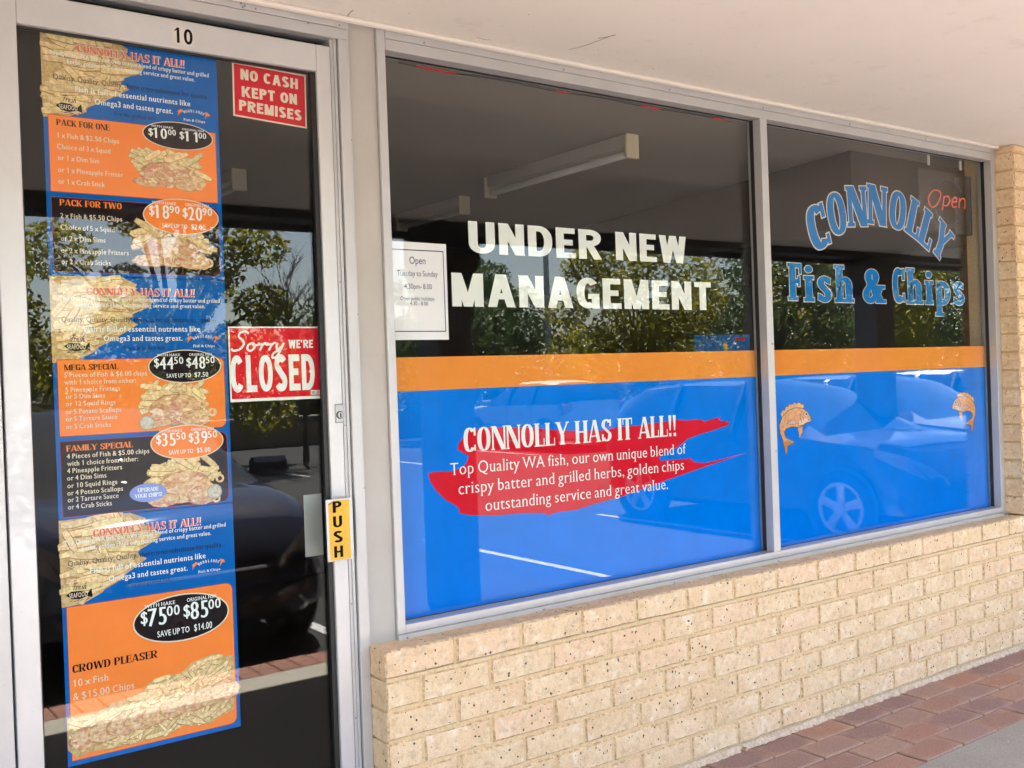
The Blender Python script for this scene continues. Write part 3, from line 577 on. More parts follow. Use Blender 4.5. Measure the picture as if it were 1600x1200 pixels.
def catmull(P, n=8):
    out = []; Q = [P[0]]+list(P)+[P[-1]]
    for i in range(1, len(Q)-2):
        for k in range(n):
            t = k/n; out.append(tuple(.5*(2*Q[i][d]+(Q[i+1][d]-Q[i-1][d])*t+(2*Q[i-1][d]-5*Q[i][d]+4*Q[i+1][d]-Q[i+2][d])*t*t+(3*Q[i][d]-Q[i-1][d]-3*Q[i+1][d]+Q[i+2][d])*t**3) for d in range(2)))
    out.append(tuple(P[-1])); return out
SORRY = [[(.80, .90), (.62, 1.0), (.38, .93), (.33, .74), (.52, .56), (.60, .36), (.42, .12), (.12, .06), (.0, .16)],
         [(1.02, .42), (.84, .34), (.80, .14), (.95, .04), (1.12, .16), (1.14, .34), (1.02, .42), (1.10, .30), (1.30, .33)],
         [(1.34, .44), (1.36, .34), (1.50, .36), (1.52, .28), (1.42, .05)], [(1.52, .28), (1.66, .42), (1.74, .34), (1.80, .30)],
         [(1.80, .44), (1.82, .34), (1.96, .36), (1.98, .28), (1.88, .05)], [(1.98, .28), (2.12, .42), (2.22, .40)],
         [(2.30, .42), (2.26, .20), (2.36, .08), (2.52, .22), (2.62, .42)], [(2.62, .42), (2.46, .0), (2.26, -.30), (2.08, -.28), (2.16, -.08), (2.52, .10)]]
FRESH = [[(.95, .95), (.55, .98), (.40, .80)], [(.70, .96), (.55, .40), (.42, .0)], [(.30, .48), (.60, .52), (.85, .50)], [(.85, .46), (.80, .0)], [(.84, .30), (1.0, .46), (1.12, .40)],
         [(1.18, .24), (1.40, .34), (1.36, .48), (1.22, .40), (1.18, .12), (1.34, .0), (1.50, .14)], [(1.80, .44), (1.64, .44), (1.66, .28), (1.78, .16), (1.70, .0), (1.52, .02)],
         [(2.16, 1.0), (1.98, .5), (1.86, .0)], [(1.92, .26), (2.08, .44), (2.16, .36), (2.10, .0), (2.26, .08)]]
def put_strokes(mb, S, X0, Z0, sc, Y, wd, mi=0, slant=0, sz=None):
    sz = sz or sc; n = 0
    for s in S:
        for q in pen(catmull(s, 6), wd/2, wd/2):
            mb.poly([(X0+(x+y*slant)*sc, Y-(n % 5)*.00002, Z0+y*sz) for x, y in q], mi); n += 1
def ell(cx, cz, rx, rz, Y, n=40, tilt=0):
    return [(cx+rx*math.cos(2*math.pi*i/n), Y, cz+rz*math.sin(2*math.pi*i/n)+tilt*rx*math.cos(2*math.pi*i/n)) for i in range(n)]
# ------------------------------------------------------------------ the setting
def struct(mb, name, mats, smooth=False):
    o = mb.build(name, mats, None, smooth); tag(o, kind='structure'); return o
struct(MB().box(-250, 250, -420, 60, -1.2, -.735), 'ground', M_far)
struct(MB().box(-40, 60, -26.0, -2.05, -.80, -.724), 'car_park', M_asph)
struct(MB().box(-12, 20, -1.849, -.4905, -.80, GZ), 'concrete_path', M_conc)
kb = struct(MB().box(-12, 20, -2.05, -1.852, -.82, -.68), 'kerb_edging', M_sand)
_kp = MB().box(0, .096, -.098, .098, -.05, .0, 0, .004).data('brick', M_kerb)
for i in range(200):
    o = bpy.data.objects.new('brick', _kp); link(o); o.parent = kb; o.location = (-6+i*.1, -1.951, GZ+random.uniform(-.002, .002))
for i, (x, y0, y1) in enumerate([(-.95, -2.15, -5.4), (1.28, -2.15, -5.4), (3.50, -2.12, -5.3), (5.60, -2.12, -5.3), (7.75, -2.12, -5.4), (9.9, -2.12, -5.4), (12.0, -2.12, -5.4), (-3.1, -2.15, -5.4)]):
    struct(MB().box(x-.038, x+.038, y1, y0, -.724, -.7195), 'painted_line', M_paint)
for i in range(14): struct(MB().box(-6+i*2.3, -5.92+i*2.3, -16.4, -12.2, -.724, -.7195), 'painted_line', M_paint)
lt = MB(); rs = random.Random(4)
for i in range(70):
    x, yq, s_ = rs.uniform(1.0, 3.8), rs.uniform(-.75, -.02), rs.uniform(.0012, .0032)
    lt.mesh([(x+s_*math.cos(k*1.57+i), yq+s_*math.sin(k*1.57+i), GZ+.0005) for k in range(4)]+[(x, yq, GZ+.0005+s_*.8)], [(0, 1, 4), (1, 2, 4), (2, 3, 4), (3, 0, 4)])
tag(lt.build('grit', mat('pale_grit', (.70, .64, .56), .8)), 'pale grit scattered over the pavers and concrete', 'grit', kind='stuff')
lf = MB(); lf.mesh([(1.395, -.016, GZ+.002), (1.415, -.024, GZ+.006), (1.432, -.018, GZ+.011), (1.418, -.010, GZ+.016)], [(0, 1, 2, 3)]); tag(lf.build('dry_leaf', mat('dry_leaf_brown', (.26, .16, .07), .7)), 'single dry brown leaf lying against the foot of the brick wall', 'leaf')
# pavers along the wall
ps = struct(MB().box(-1.6, 4.9, -.4905, -.001, -.70, GZ-.006), 'paved_strip', M_sand)
pav = [MB().box(-.113+random.uniform(0, .002), .113-random.uniform(0, .002), -.0575, .0575, -.04, 0, 0, .0035).data('paver', M_paver) for _ in range(3)]
for r in range(4):
    for i in range(28):
        x = -1.5+i*.232+(.116 if r % 2 else 0)+.06
        if x > 4.8: continue
        o = bpy.data.objects.new('paver', random.choice(pav)); link(o); o.parent = ps
        o.location = (x, -.062-r*.1215, GZ+random.uniform(-.0025, .0025)); o.rotation_euler = (random.uniform(-.012, .012), random.uniform(-.012, .012), random.uniform(-.008, .008))
# soffit and roof
struct(MB().box(-9, 16, -2.80, 4.4, 1.756, 2.05), 'verandah_ceiling', M_ceil)
vc = bpy.data.objects['verandah_ceiling']; m = MB()
for pts, w in (([(-.010, .066), (-.014, .050), (-.017, .036), (-.0185, .015)], .0035), ([(.715, -.02), (.732, -.07), (.738, -.121), (.745, -.194)], .004), ([(.722, -.150), (.736, -.165), (.75, -.20)], .006), ([(2.0, .075), (2.03, .066), (2.06, .069)], .004), ([(.40, .030), (.43, .034), (.45, .028)], .003)):
    for q in pen(catmull(pts, 5), w/2, w/2): m.poly([(a, b_, 1.7556) for a, b_ in q])
rs = random.Random(9)
for i in range(150):
    x = rs.uniform(-.9, 3.4); yq = .055-abs(rs.gauss(0, .16)); s_ = rs.uniform(.0008, .0022)*(1.6 if rs.random() < .1 else 1)
    m.poly([(x+s_*math.cos(k*1.257)*rs.uniform(.6, 1.5), yq+s_*math.sin(k*1.257)*rs.uniform(.6, 1.5), 1.7557) for k in range(5)])
m.build('scuff_mark', mat('soffit_scuff', (.30, .25, .24), .8), vc); vc.children[-1]['kind'] = 'stuff'
struct(MB().box(-3.0, 3.432, .062, .0845, 1.7435, 1.7555, 0, .003), 'ceiling_trim', M_trim)
# faint sheet joints of the soffit
# interior of the shop
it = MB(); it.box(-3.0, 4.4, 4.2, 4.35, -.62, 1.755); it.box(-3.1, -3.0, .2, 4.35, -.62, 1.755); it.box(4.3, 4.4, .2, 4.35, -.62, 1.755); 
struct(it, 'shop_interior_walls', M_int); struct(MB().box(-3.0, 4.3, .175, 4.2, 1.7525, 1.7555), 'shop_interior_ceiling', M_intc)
ib = thing('ceiling_bulkhead', (3.4, 2, 1.75), 'dim boxed bulkhead under the shop ceiling, seen through the upper right pane', 'bulkhead')
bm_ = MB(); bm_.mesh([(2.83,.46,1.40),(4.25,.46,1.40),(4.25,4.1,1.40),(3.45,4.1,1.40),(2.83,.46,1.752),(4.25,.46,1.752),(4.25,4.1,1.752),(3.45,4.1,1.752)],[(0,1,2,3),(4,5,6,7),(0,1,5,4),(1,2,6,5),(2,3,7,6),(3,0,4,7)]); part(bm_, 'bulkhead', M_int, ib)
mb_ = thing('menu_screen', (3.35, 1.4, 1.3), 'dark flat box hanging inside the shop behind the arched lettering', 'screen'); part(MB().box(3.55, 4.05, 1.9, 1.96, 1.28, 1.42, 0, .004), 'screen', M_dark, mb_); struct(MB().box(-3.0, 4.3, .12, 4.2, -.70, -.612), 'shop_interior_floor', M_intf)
# ------------------------------------------------------------------ things of the building
fb = thing('fascia_beam', (3, -2.9, 1.70), 'dark painted beam running along the outer edge of the verandah', 'beam')
part(MB().box(-9, 16, -3.0, -2.803, 1.70, 2.12, 0, .006), 'beam', M_beam, fb)
part(MB().box(-9, 16, -3.03, -3.001, 1.66, 2.25, 0, .004), 'gutter', M_column, fb)
def column(x, lab):
    t = thing('column', (x, -2.90, GZ), lab, 'column', 'columns along the verandah')
    m = MB().box(-.135, .135, -.13, .13, -.11, 2.0, 0, .012); m.build('shaft', M_column, t)
    c = MB(); z0, z1 = 2.0, 2.12
    c.mesh([(-.14,-.13,z0),(.14,-.13,z0),(.14,.13,z0),(-.14,.13,z0),(-.2,-.15,z1),(.2,-.15,z1),(.2,.15,z1),(-.2,.15,z1),(-.2,-.15,2.32),(.2,-.15,2.32),(.2,.15,2.32),(-.2,.15,2.32)],
           [(0,1,5,4),(1,2,6,5),(2,3,7,6),(3,0,4,7),(4,5,9,8),(5,6,10,9),(6,7,11,10),(7,4,8,11),(8,9,10,11),(0,1,2,3)]); c.build('capital', M_beam, t)
column(2.265, 'grey rendered column mirrored beside the opening hours notice')
column(6.98, 'grey rendered column mirrored behind the blue Fish & Chips lettering')
column(-2.4, 'grey rendered column standing to the left of the shop door, behind the viewer'); 
# brick making
def brick_mesh(L_, H_, D_, seed):
    rnd = random.Random(seed); nx, nz = 6, 3; vs = []; fs = []
    j = lambda a: rnd.uniform(-a, a)
    for b, (yy, ins) in enumerate(((0, .0050), (.0065, 0.0), (D_, 0))):
        ring = []
        for i in range(nx): ring.append((-L_/2+ins+(L_-2*ins)*i/nx, -H_/2+ins))
        for i in range(nz): ring.append((L_/2-ins, -H_/2+ins+(H_-2*ins)*i/nz))
        for i in range(nx): ring.append((L_/2-ins-(L_-2*ins)*i/nx, H_/2-ins))
        for i in range(nz): ring.append((-L_/2+ins, H_/2-ins-(H_-2*ins)*i/nz))
        for x, z in ring: vs.append((x+j(.0016), yy+(j(.0012) if b < 2 else 0), z+j(.0014)))
    n = 2*(nx+nz)
    for b in range(2):
        for i in range(n): fs.append((b*n+i, b*n+(i+1) % n, (b+1)*n+(i+1) % n, (b+1)*n+i))
    c = len(vs); vs += [(-L_*.25, j(.002)-.0008, 0), (L_*.25, j(.002)-.0008, 0)]
    for i in range(n):
        mid = (vs[i][0]+vs[(i+1) % n][0])/2; fs.append((i, (i+1) % n, c if mid < 0 else c+1))
    fs.append((c, c+1, nx+nz+nx//2)); fs.append((c, c+1, nx//2)); fs.append(tuple(range(2*n, 3*n)))
    m = MB(); m.mesh(vs, fs); m.m = [1 if i < 2*n else 0 for i in range(len(fs))]; m.m[n:2*n] = [0]*n; me = m.data('brick', [M_brick, M_arris_shade])
    import bmesh
    bm = bmesh.new(); bm.from_mesh(me); bmesh.ops.recalc_face_normals(bm, faces=bm.faces); bm.to_mesh(me); bm.free(); return me
PX, PZ = .2358, .0860
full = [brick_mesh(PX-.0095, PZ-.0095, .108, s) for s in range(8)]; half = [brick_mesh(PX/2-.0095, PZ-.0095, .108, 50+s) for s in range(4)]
def put_brick(root, x, z, me, y=0):
    o = bpy.data.objects.new('brick', me); link(o); o.parent = root
    o.location = (x-root.location[0], y-root.location[1]+random.uniform(-.0015, .0012), z-root.location[2]); o.rotation_euler = (random.uniform(-.006, .006), random.uniform(-.004, .004), random.uniform(-.006, .006))
bw = thing('brick_wall', (2.0, .05, GZ), 'low cream speckled brick wall under the two shop windows', 'wall')
part(MB().box(.0058, 4.24, .0062, .20, -.70, -.006), 'mortar_bed', M_mortar, bw)
for c in range(7):
    z = -PZ*(c+.5); x = -.0045
    if c % 2: put_brick(bw, PX/4-.0045, z, random.choice(half)); x = PX/2-.0045
    while x < 4.1: put_brick(bw, x+PX/2, z, random.choice(full)); x += PX
# sloped mortar joint under the sill course and rough smear at the footing
sj = MB(); nn = 150
for i in range(nn):
    a, b = 4.24*i/nn, 4.24*(i+1)/nn
    sj.poly([(a, -.0012, -.0812), (b, -.0012, -.0812), (b, -.0035+.0016*math.sin(i*1.7), -.0897), (a, -.0035+.0016*math.sin((i-1)*1.7), -.0897)])
    sj.poly([(a, -.0035+.0016*math.sin((i-1)*1.7), -.0897), (b, -.0035+.0016*math.sin(i*1.7), -.0897), (b, .004, -.0925), (a, .004, -.0925)])
part(sj, 'sill_joint', M_mortar, bw)
sm = MB(); hs = [random.uniform(.004, .018) for _ in range(301)]
for i in range(300):
    a, b = 4.24*i/300, 4.24*(i+1)/300
    sm.poly([(a, -.003, -.600), (b, -.003, -.600), (b, -.006-hs[i+1]*.3, -.609), (a, -.006-hs[i]*.3, -.609)]); sm.poly([(a, -.006-hs[i]*.3, -.609), (b, -.006-hs[i+1]*.3, -.609), (b, -.006-hs[i+1], GZ+.001), (a, -.006-hs[i], GZ+.001)])
part(sm, 'footing_smear', M_footing, bw)
bp = thing('brick_pier', (3.80, .05, 0), 'cream brick pier rising to the ceiling at the right end of the windows', 'pier')
part(MB().box(3.4505, 4.14, .0085, .25, 0, 1.755), 'mortar_bed', M_mortar, bp)
for c in range(20):
    z = PZ*(c+.5); x = 3.4375
    if c % 2: put_brick(bp, x+PX/4, z, random.choice(half)); x += PX/2
    for k in range(3 if c % 2 == 0 else 2): put_brick(bp, x+PX/2, z, random.choice(full)); x += PX
    if c % 2: put_brick(bp, x+PX/4, z, random.choice(half))
for c, (x, me) in enumerate([(3.442+PX/2+PX*k, None) for k in range(3)]):
    cut = bpy.data.objects.new('brick', full[c]); link(cut); cut.parent = bp; cut.location = (x-3.80, -.05, 20*PZ+.0175); cut.scale = (1, 1, .33)
w2 = thing('shop_wall', (6.5, .1, GZ), 'plain rendered wall beyond the brick pier', 'wall'); part(MB().box(4.15, 9, .02, .3, -.7, 1.755), 'wall', M_retain, w2)
w3 = thing('shop_wall', (-2.2, .1, GZ), 'plain rendered wall left of the door frame', 'wall'); part(MB().box(-6, -1.02, .02, .3, -.7, 1.755), 'wall', M_retain, w3)
# window frame ---------------------------------------------------------------
wf = thing('shop_window', (1.75, .115, -.013), 'silver aluminium framed shop window in two fixed panes above the low wall', 'window')
part(MB().box(.093, 3.462, .084, .16, -.0128, .0092, 0, .0015), 'sub_sill', M_frame, wf)
part(MB().box(.1192, 3.40, .088, .16, .0098, .035, 0, .0015), 'sill', M_frame, wf)
part(MB().box(.093, .119, .088, .16, .0098, 1.7525, 0, .0015), 'jamb', M_frame, wf)
part(MB().box(3.4005, 3.4405, .0882, .16, .0098, 1.7525, 0, .0015), 'jamb', M_frame, wf)
hd = MB().box(.1192, 3.40, .088, .16, 1.690, 1.7225, 0, .0012); hd.box(.1192, 3.40, .0865, .16, 1.7235, 1.7525, 0, .0012); part(hd, 'head', M_frame, wf)
part(MB().box(1.742, 1.780, .0875, .155, .0355, 1.6895, 0, .0015), 'mullion', M_frame, wf)
for x0, x1 in ((.1195, 1.7415), (1.7805, 3.3998)):
    p = part(MB().box(x0, x1, .140, .146, .0352, 1.6895), 'pane', M_glass, wf)
    g = MB(); g.box(x1-.003, x1+.0003, .124, .1398, .036, 1.689); g.box(x0-.0003, x0+.003, .134, .1398, .036, 1.689); g.box(x0+.004, x1-.004, .133, .1398, 1.6865, 1.6897); g.box(x0+.004, x1-.004, .136, .1398, .0350, .0372)
    part(g, 'gasket', M_rubber, wf)
scr = MB().cyl((0, 0, 0), .0035, .0015, 'Y', 10).data('screw', M_screw)
def screw(root, x, y, z, s=1):
    o = bpy.data.objects.new('screw', scr); link(o); o.parent = root; o.location = (x-root.location[0], y-.0012-root.location[1], z-root.location[2]); o.scale = (s, 1, s)
for x in (.12, .62, 1.2, 1.76, 2.35, 2.95, 3.42): screw(wf, x, .0840, -.002)
for x in (.25, .78, 1.26, 1.76, 2.3, 2.85): screw(wf, x, .0865, 1.731)
screw(wf, 1.769, .0875, .83, 1.2); screw(wf, 1.769, .0875, .42, .8)
# door frame -------------------------------------------------------------------
df = thing('door_frame', (-.45, .12, GZ), 'silver aluminium frame around the shop door with a cream filler panel on its right', 'door frame')
part(MB().box(-1.02, -.0005, .0865, .17, 1.728, 1.7545, 0, .0012).box(-1.02, -.0005, .089, .17, 1.697, 1.7272, 0, .0012), 'head', M_frame, df)
part(MB().box(-.0300, -.0006, .0865, .17, GZ, 1.6965, 0, .0015), 'jamb', M_frame, df)
part(MB().box(-.0505, -.0305, .101, .17, GZ, 1.6965, 0, .0015).box(-.041, -.0335, .096, .1009, GZ, 1.6965), 'door_stop', M_frame, df)
part(MB().box(-.985, -.9155, .0865, .17, GZ, 1.6965, 0, .0015), 'jamb', M_frame, df); part(MB().box(-1.02, -.986, .0885, .17, GZ, 1.6965, 0, .0015), 'jamb', M_frame, df)
part(MB().box(-.915, -.058, .15, .16, 1.676, 1.6965), 'head_gap_shade', M_dark, df)  # dark strip added in the gap; its colour stands for the shadow there
part(MB().box(.0005, .0925, .100, .17, -.02, 1.7548, 0, .001), 'filler_panel', M_panel, df)
part(MB().box(.0002, .0075, .0965, .0998, -.022, 1.7548), 'panel_edge', M_frame, df)
for z in (1.42, .93, .44, -.02): screw(df, .0035, .0965, z, .8)
for x, z in ((-.31, 1.742), (-.306, 1.733), (-.300, 1.737), (-.27, 1.735), (-.12, 1.724), (-.025, 1.735)): screw(df, x, .0865, z, .75)
for z in (.62, 1.02, .12, -.2): screw(df, -.0445, .101, z, .7)
# door --------------------------------------------------------------------------
dr = thing('shop_door', (-.48, .12, -.61), 'glazed aluminium shop door plastered with fish and chip menu posters', 'door')
part(MB().box(-.0940, -.0520, .098, .145, -.605, 1.674, 0, .002), 'stile', M_door, dr)
part(MB().box(-.9085, -.8520, .098, .145, -.605, 1.674, 0, .002), 'stile', M_door, dr)
part(MB().box(-.8518, -.0942, .0985, .145, 1.600, 1.674, 0, .002), 'top_rail', M_door, dr)
part(MB().box(-.8518, -.0942, .0985, .145, -.605, -.46, 0, .002), 'bottom_rail', M_door, dr)
part(MB().box(-.8518, -.0945, .122, .128, -.459, 1.5995), 'pane', M_glass, dr)
part(MB().box(-.1080, -.0943, .108, .1215, -.459, 1.5995).box(-.8517, -.847, .115, .1215, -.459, 1.5995).box(-.8465, -.1085, .1125, .121, 1.594, 1.5998), 'gasket', M_rubber, dr)
# lock
lk = B['lock']; lx0, lz0, lx1, lz1 = -.0735, .629, -.0605, .679
lo = part(MB().box(-.0750, -.0522, .0945, .0978, .629, .679, 0, .002), 'lock_plate', M_steel, dr); part(MB().box(-.0762, -.0521, .0966, .0979, .6275, .6805), 'lock_rim', M_screw, dr)  # darker rim slightly larger than the lock plate, set behind it
c = MB().cyl((-.0633, .0925, .650), .0108, .002, 'Y', 22); o = c.build('cylinder_rim', M_dark); o.parent = lo; c = MB().cyl((-.0633, .0885, .650), .0082, .006, 'Y', 18); o = c.build('lock_cylinder', M_steel); o.parent = lo; 
c = MB().box(-.0650, -.0616, .0876, .0884, .643, .655); o = c.build('keyhole', M_dark); o.parent = lo
# push handle: back plate, standoffs, bright edge, sticker with letters
ph = MB().box(-.1325, -.0545, .058, .0615, .2530, .4225, 0, .0012); hp = part(ph, 'push_plate', M_door, dr)
part(MB().box(-.0558, -.0505, .0622, .095, .2545, .421, 0, .001), 'handle_side', M_door, dr)
part(MB().box(-.155, -.1005, .150, .153, .259, .431, 0, .001), 'inner_push_plate', mat('grey_plate', (.42, .44, .42), .5, .3), dr)
def kid(mb, name, m, par, rootloc): o = mb.build(name, m); o.parent = par; o.location = -Vector(rootloc); return o
RL = Vector(dr.location)
# push_plate object sits at -RL inside dr, so its own children use world coordinates directly
st = MB(); st.poly([(-.1195, .0577, .2560), (-.0630, .0577, .2560), (-.0630, .0577, .4185), (-.1125, .0577, .4185), (-.1265, .0577, .4100), (-.1255, .0577, .2565)]); o = st.build('sticker', M_yellow, hp)
lt = MB()
for ch, z in (('P', .4010), ('U', .3605), ('S', .3195), ('H', .2785)):
    w, P = cap(ch, .20, .17)
    for n, q in enumerate(P): lt.poly([(-.0965-.017+x*.030/w*.9, .0574-(n % 5)*.00002, z-.0155+y*.031) for x, y in q])
for q in pen([(-.126, .408), (-.1235, .4115), (-.119, .4118), (-.1155, .414)], .0009, .0009): lt.poly([(x, .0573, z) for x, z in q])
lt.build('lettering', M_black, hp)
# number 10
nb = MB(); nb.poly([(-.4885, .0981, 1.6105+.001), (-.4365, .0981, 1.6105+.001), (-.4365, .0981, 1.6555), (-.4885, .0981, 1.6555)]); nt = thing('number_sticker', (-.46, .098, 1.61), 'white sticker with black number 10 on the door top rail', 'sticker')
part(nb, 'backing', mat('off_white', (.66, .63, .60), .6), nt); n1 = MB(); put_nat(n1, '10', -.4840, 1.6160, .046, .0365, 'sansm', .0979); part(n1, 'lettering', M_black, nt)
# ------------------------------------------------------------------ window film and lettering
YW = .1490
def film(x0, x1, lab):
    t = thing('window_film', ((x0+x1)/2, YW, .03), lab, 'window film', 'blue and orange films on the panes')
    part(MB().box(x0, x1, YW, YW+.0006, .031, .7065), 'blue_film', M_blue, t); part(MB().box(x0, x1, YW-.00005, YW+.0006, .7068, .8075), 'orange_stripe', M_orange, t)
film(.1215, 1.7385, 'blue film with an orange top stripe, behind the red slogan on the left pane')
film(1.7825, 3.3965, 'blue film with an orange top stripe, behind the two fish on the right pane')
def lettered(name, loc, lab, cat, items, m, Y):
    t = thing(name, loc, lab, cat)
    for a in items:
        ls = []; put_text(None, a[0], a[1], (a[2]+a[4])/2, a[3], (a[2]+a[4])/2, a[5], a[6], Y, letters=ls)
        for c, mb in ls: part(mb, 'letter', m, t)
    return t
lettered('window_lettering', (.93, .1478, .96), 'large white words UNDER NEW MANAGEMENT in bold capitals on the left pane', 'lettering', B['under'], M_white, .1478)
# arched CONNOLLY and Fish & Chips
cl = thing('window_lettering', (2.6, .1478, 1.0), 'blue outlined letters arched CONNOLLY above Fish & Chips on the right pane', 'lettering')
def blue_letter(P, tf, e):
    m = MB()
    for n, q in enumerate(P[1]): m.poly([(lambda a: (a[0], .1482-(n % 6)*.00002, a[1]))(tf(p)) for p in q], 1)
    for n, q in enumerate(P[0]): m.poly([(lambda a: (a[0], .1476-(n % 6)*.00002, a[1]))(tf(p)) for p in q], 0)
    part(m, 'letter', [M_sblue, M_line], cl)
for ch, cx, cz, hh, rot in B['arch']:
    v, h, s, t, e = .235, .12, .055, .10, .024
    w, P = cap(ch, v, h, s, t); w2, P2 = cap(ch, v, h, s, t)
    grown = []
    for q in P2:       # grow each stroke outline about its own centre line
        gx = sum(p[0] for p in q)/len(q); gz = sum(p[1] for p in q)/len(q); n = len(q); A = 0
        A = sum(q[i][0]*q[(i+1) % n][1]-q[(i+1) % n][0]*q[i][1] for i in range(n)); sg = 1 if A > 0 else -1; o = []
        for i in range(n):
            a, b, c_ = q[i-1], q[i], q[(i+1) % n]; d1 = (b[0]-a[0], b[1]-a[1]); d2 = (c_[0]-b[0], c_[1]-b[1]); l1 = math.hypot(*d1) or 1; l2 = math.hypot(*d2) or 1
            nx = (d1[1]/l1+d2[1]/l2)*sg; ny = -(d1[0]/l1+d2[0]/l2)*sg; k = max(nx*nx+ny*ny, .6); o.append((b[0]+nx*2*e/k, b[1]+ny*2*e/k))
        grown.append(o)
    a = R(rot); wd = dict(C=.128, O=.122, N=.128, L=.098, Y=.125)[ch]/w/1.0
    def tf(p, a=a, cx=cx, cz=cz, w=w, hh=hh, wd=wd):
        x = (p[0]-w/2)*wd; z = (p[1]-.5)*hh*1.18; return (cx+x*math.cos(a)-z*math.sin(a), cz+x*math.sin(a)+z*math.cos(a))
    blue_letter((P, grown), tf, e)
def grow_glyph(text, X0, X1, Z, chh):
    st = dict(STY['slab']); w, gl = layout(text, st); g = dict(st); 
    xs = [p[0]+x for c, x, P in gl for q in P for p in q]; lo, hi = min(xs), max(xs); sx = (X1-X0)/(hi-lo); e = .021
    for c, x, P in gl:
        if not P: continue
        G = []
        for q in P:
            n = len(q); A = sum(q[i][0]*q[(i+1) % n][1]-q[(i+1) % n][0]*q[i][1] for i in range(n)); sg = 1 if A > 0 else -1; o = []
            for i in range(n):
                a, b, c_ = q[i-1], q[i], q[(i+1) % n]; d1 = (b[0]-a[0], b[1]-a[1]); d2 = (c_[0]-b[0], c_[1]-b[1]); l1 = math.hypot(*d1) or 1; l2 = math.hypot(*d2) or 1
                nx = (d1[1]/l1+d2[1]/l2)*sg; ny = -(d1[0]/l1+d2[0]/l2)*sg; k = max(nx*nx+ny*ny, .9); o.append((b[0]+nx*2*e/k, b[1]+ny*2*e/k))
            G.append(o)
        tf = lambda p, x=x: (X0+(p[0]+x-lo)*sx, Z+p[1]*chh)
        blue_letter((P, G), tf, e)
for a in B['fishchips']: grow_glyph(a[0], a[1], a[3], 1.0045, a[5]*.98)
# slogan on red brush stroke
sg_ = thing('slogan_decal', (.95, .1485, .28), 'red brush stroke decal with white slogan CONNOLLY HAS IT ALL on the blue film', 'decal')
m = MB(); m.poly([(x, .1485, z) for x, z in B['swoosh']]); part(m, 'brush_stroke', M_red, sg_)
m = MB()
for a in B['wtext']: put_text(m, a[0], a[1], a[2], a[3], a[4], a[5]*(1.14 if a[6] == 'fat' else 1.04), a[6] if a[6] == 'fat' else 'light', .1480)
part(m, 'lettering', M_white, sg_)
# fish decals
FB = [(1, .657), (.87, .80), (.71, .87), (.48, .885), (.27, .84), (.09, .73), (0, .586), (.01, .44), (.09, .314), (.115, .186), (.18, .014), (.245, .19), (.45, .24), (.30, .30), (.19, .34), (.14, .44), (.19, .50), (.375, .54), (.58, .51), (.71, .54), (.84, .586), (.96, .60)]
FD = [(.09, .73), (.05, .80), (.12, .86), (.16, .84), (.22, .92), (.27, .91), (.34, .965), (.40, .945), (.48, .99), (.54, .96), (.64, .985), (.68, .945), (.76, .94), (.77, .87), (.71, .86), (.48, .875), (.27, .83)]
FP = [(.56, .54), (.72, .55), (.70, .40), (.60, .31), (.58, .42)]
def fish(x0, x1, z0, z1, lab):
    t = thing('fish_decal', ((x0+x1)/2, .1482, z0), lab, 'decal', 'orange fish decals on the right pane')
    T = lambda p: (x0+(x1-x0)*p[0], z0+(z1-z0)*p[1]); P = lambda pts, y: [(T(p)[0], y, T(p)[1]) for p in pts]
    m = MB(); m.poly(P(FD, .1484), 0, (.86, .52, .26)); m.poly(P(FP, .14835), 0, (.74, .40, .20)); m.poly(P(FB, .1483), 0, (.88, .42, .17))
    m.poly(P([(.96, .62), (.84, .60), (.71, .56), (.60, .55), (.62, .63), (.80, .68), (.97, .66)], .1482), 0, (.88, .66, .50)); m.poly(P([(.02, .58), (.03, .45), (.10, .33), (.16, .40), (.12, .50), (.2, .62), (.35, .76), (.2, .76)], .1482), 0, (.76, .38, .18)); m.poly(P([(.115, .186), (.18, .014), (.245, .19), (.45, .24), (.28, .29), (.12, .29)], .1482), 0, (.72, .27, .06))
    m.poly(P([(.30, .55), (.42, .57), (.60, .60), (.50, .66), (.34, .66), (.24, .60)], .1481), 0, (.78, .44, .30))
    def ln(pts, w):
        for q in pen(pts, w, w*.6): m.poly(P(q, .14795), 0, (.10, .045, .03))
    ln(FB+[FB[0]], .010); ln(FD[1:15], .008); ln(FP, .008); ln([(.70, .82), (.64, .72), (.68, .60)], .007); ln([(.78, .80), (.72, .70), (.76, .62)], .006); ln([(.24, .60), (.34, .66), (.50, .66), (.60, .60), (.42, .57), (.24, .60)], .006); ln([(1.0, .655), (.90, .645), (.88, .62)], .008)
    for k in range(6): ln([(.18+k*.10, .87+.012*k), (.14+k*.105, .92+.012*k)], .004)
    for k in range(4): ln([(.14+k*.03, .25), (.16+k*.07, .12+k*.035)], .004)
    ce = T((.84, .752)); rx, rz = (x1-x0)*.052, (z1-z0)*.036
    m.poly(ell(ce[0], ce[1], abs(rx), rz, .1478, 16), 0, (.85, .82, .75)); m.poly(ell(ce[0], ce[1], abs(rx)*.62, rz*.66, .1477, 14), 0, (.015, .015, .015))
    part(m, 'fish_print', M_food, t)
fish(1.868, 2.070, .387, .600, 'orange cartoon fish facing right, on the blue film beside the mullion'); fish(3.3034, 3.0984, .396, .597, 'orange cartoon fish facing left, on the blue film near the right jamb')
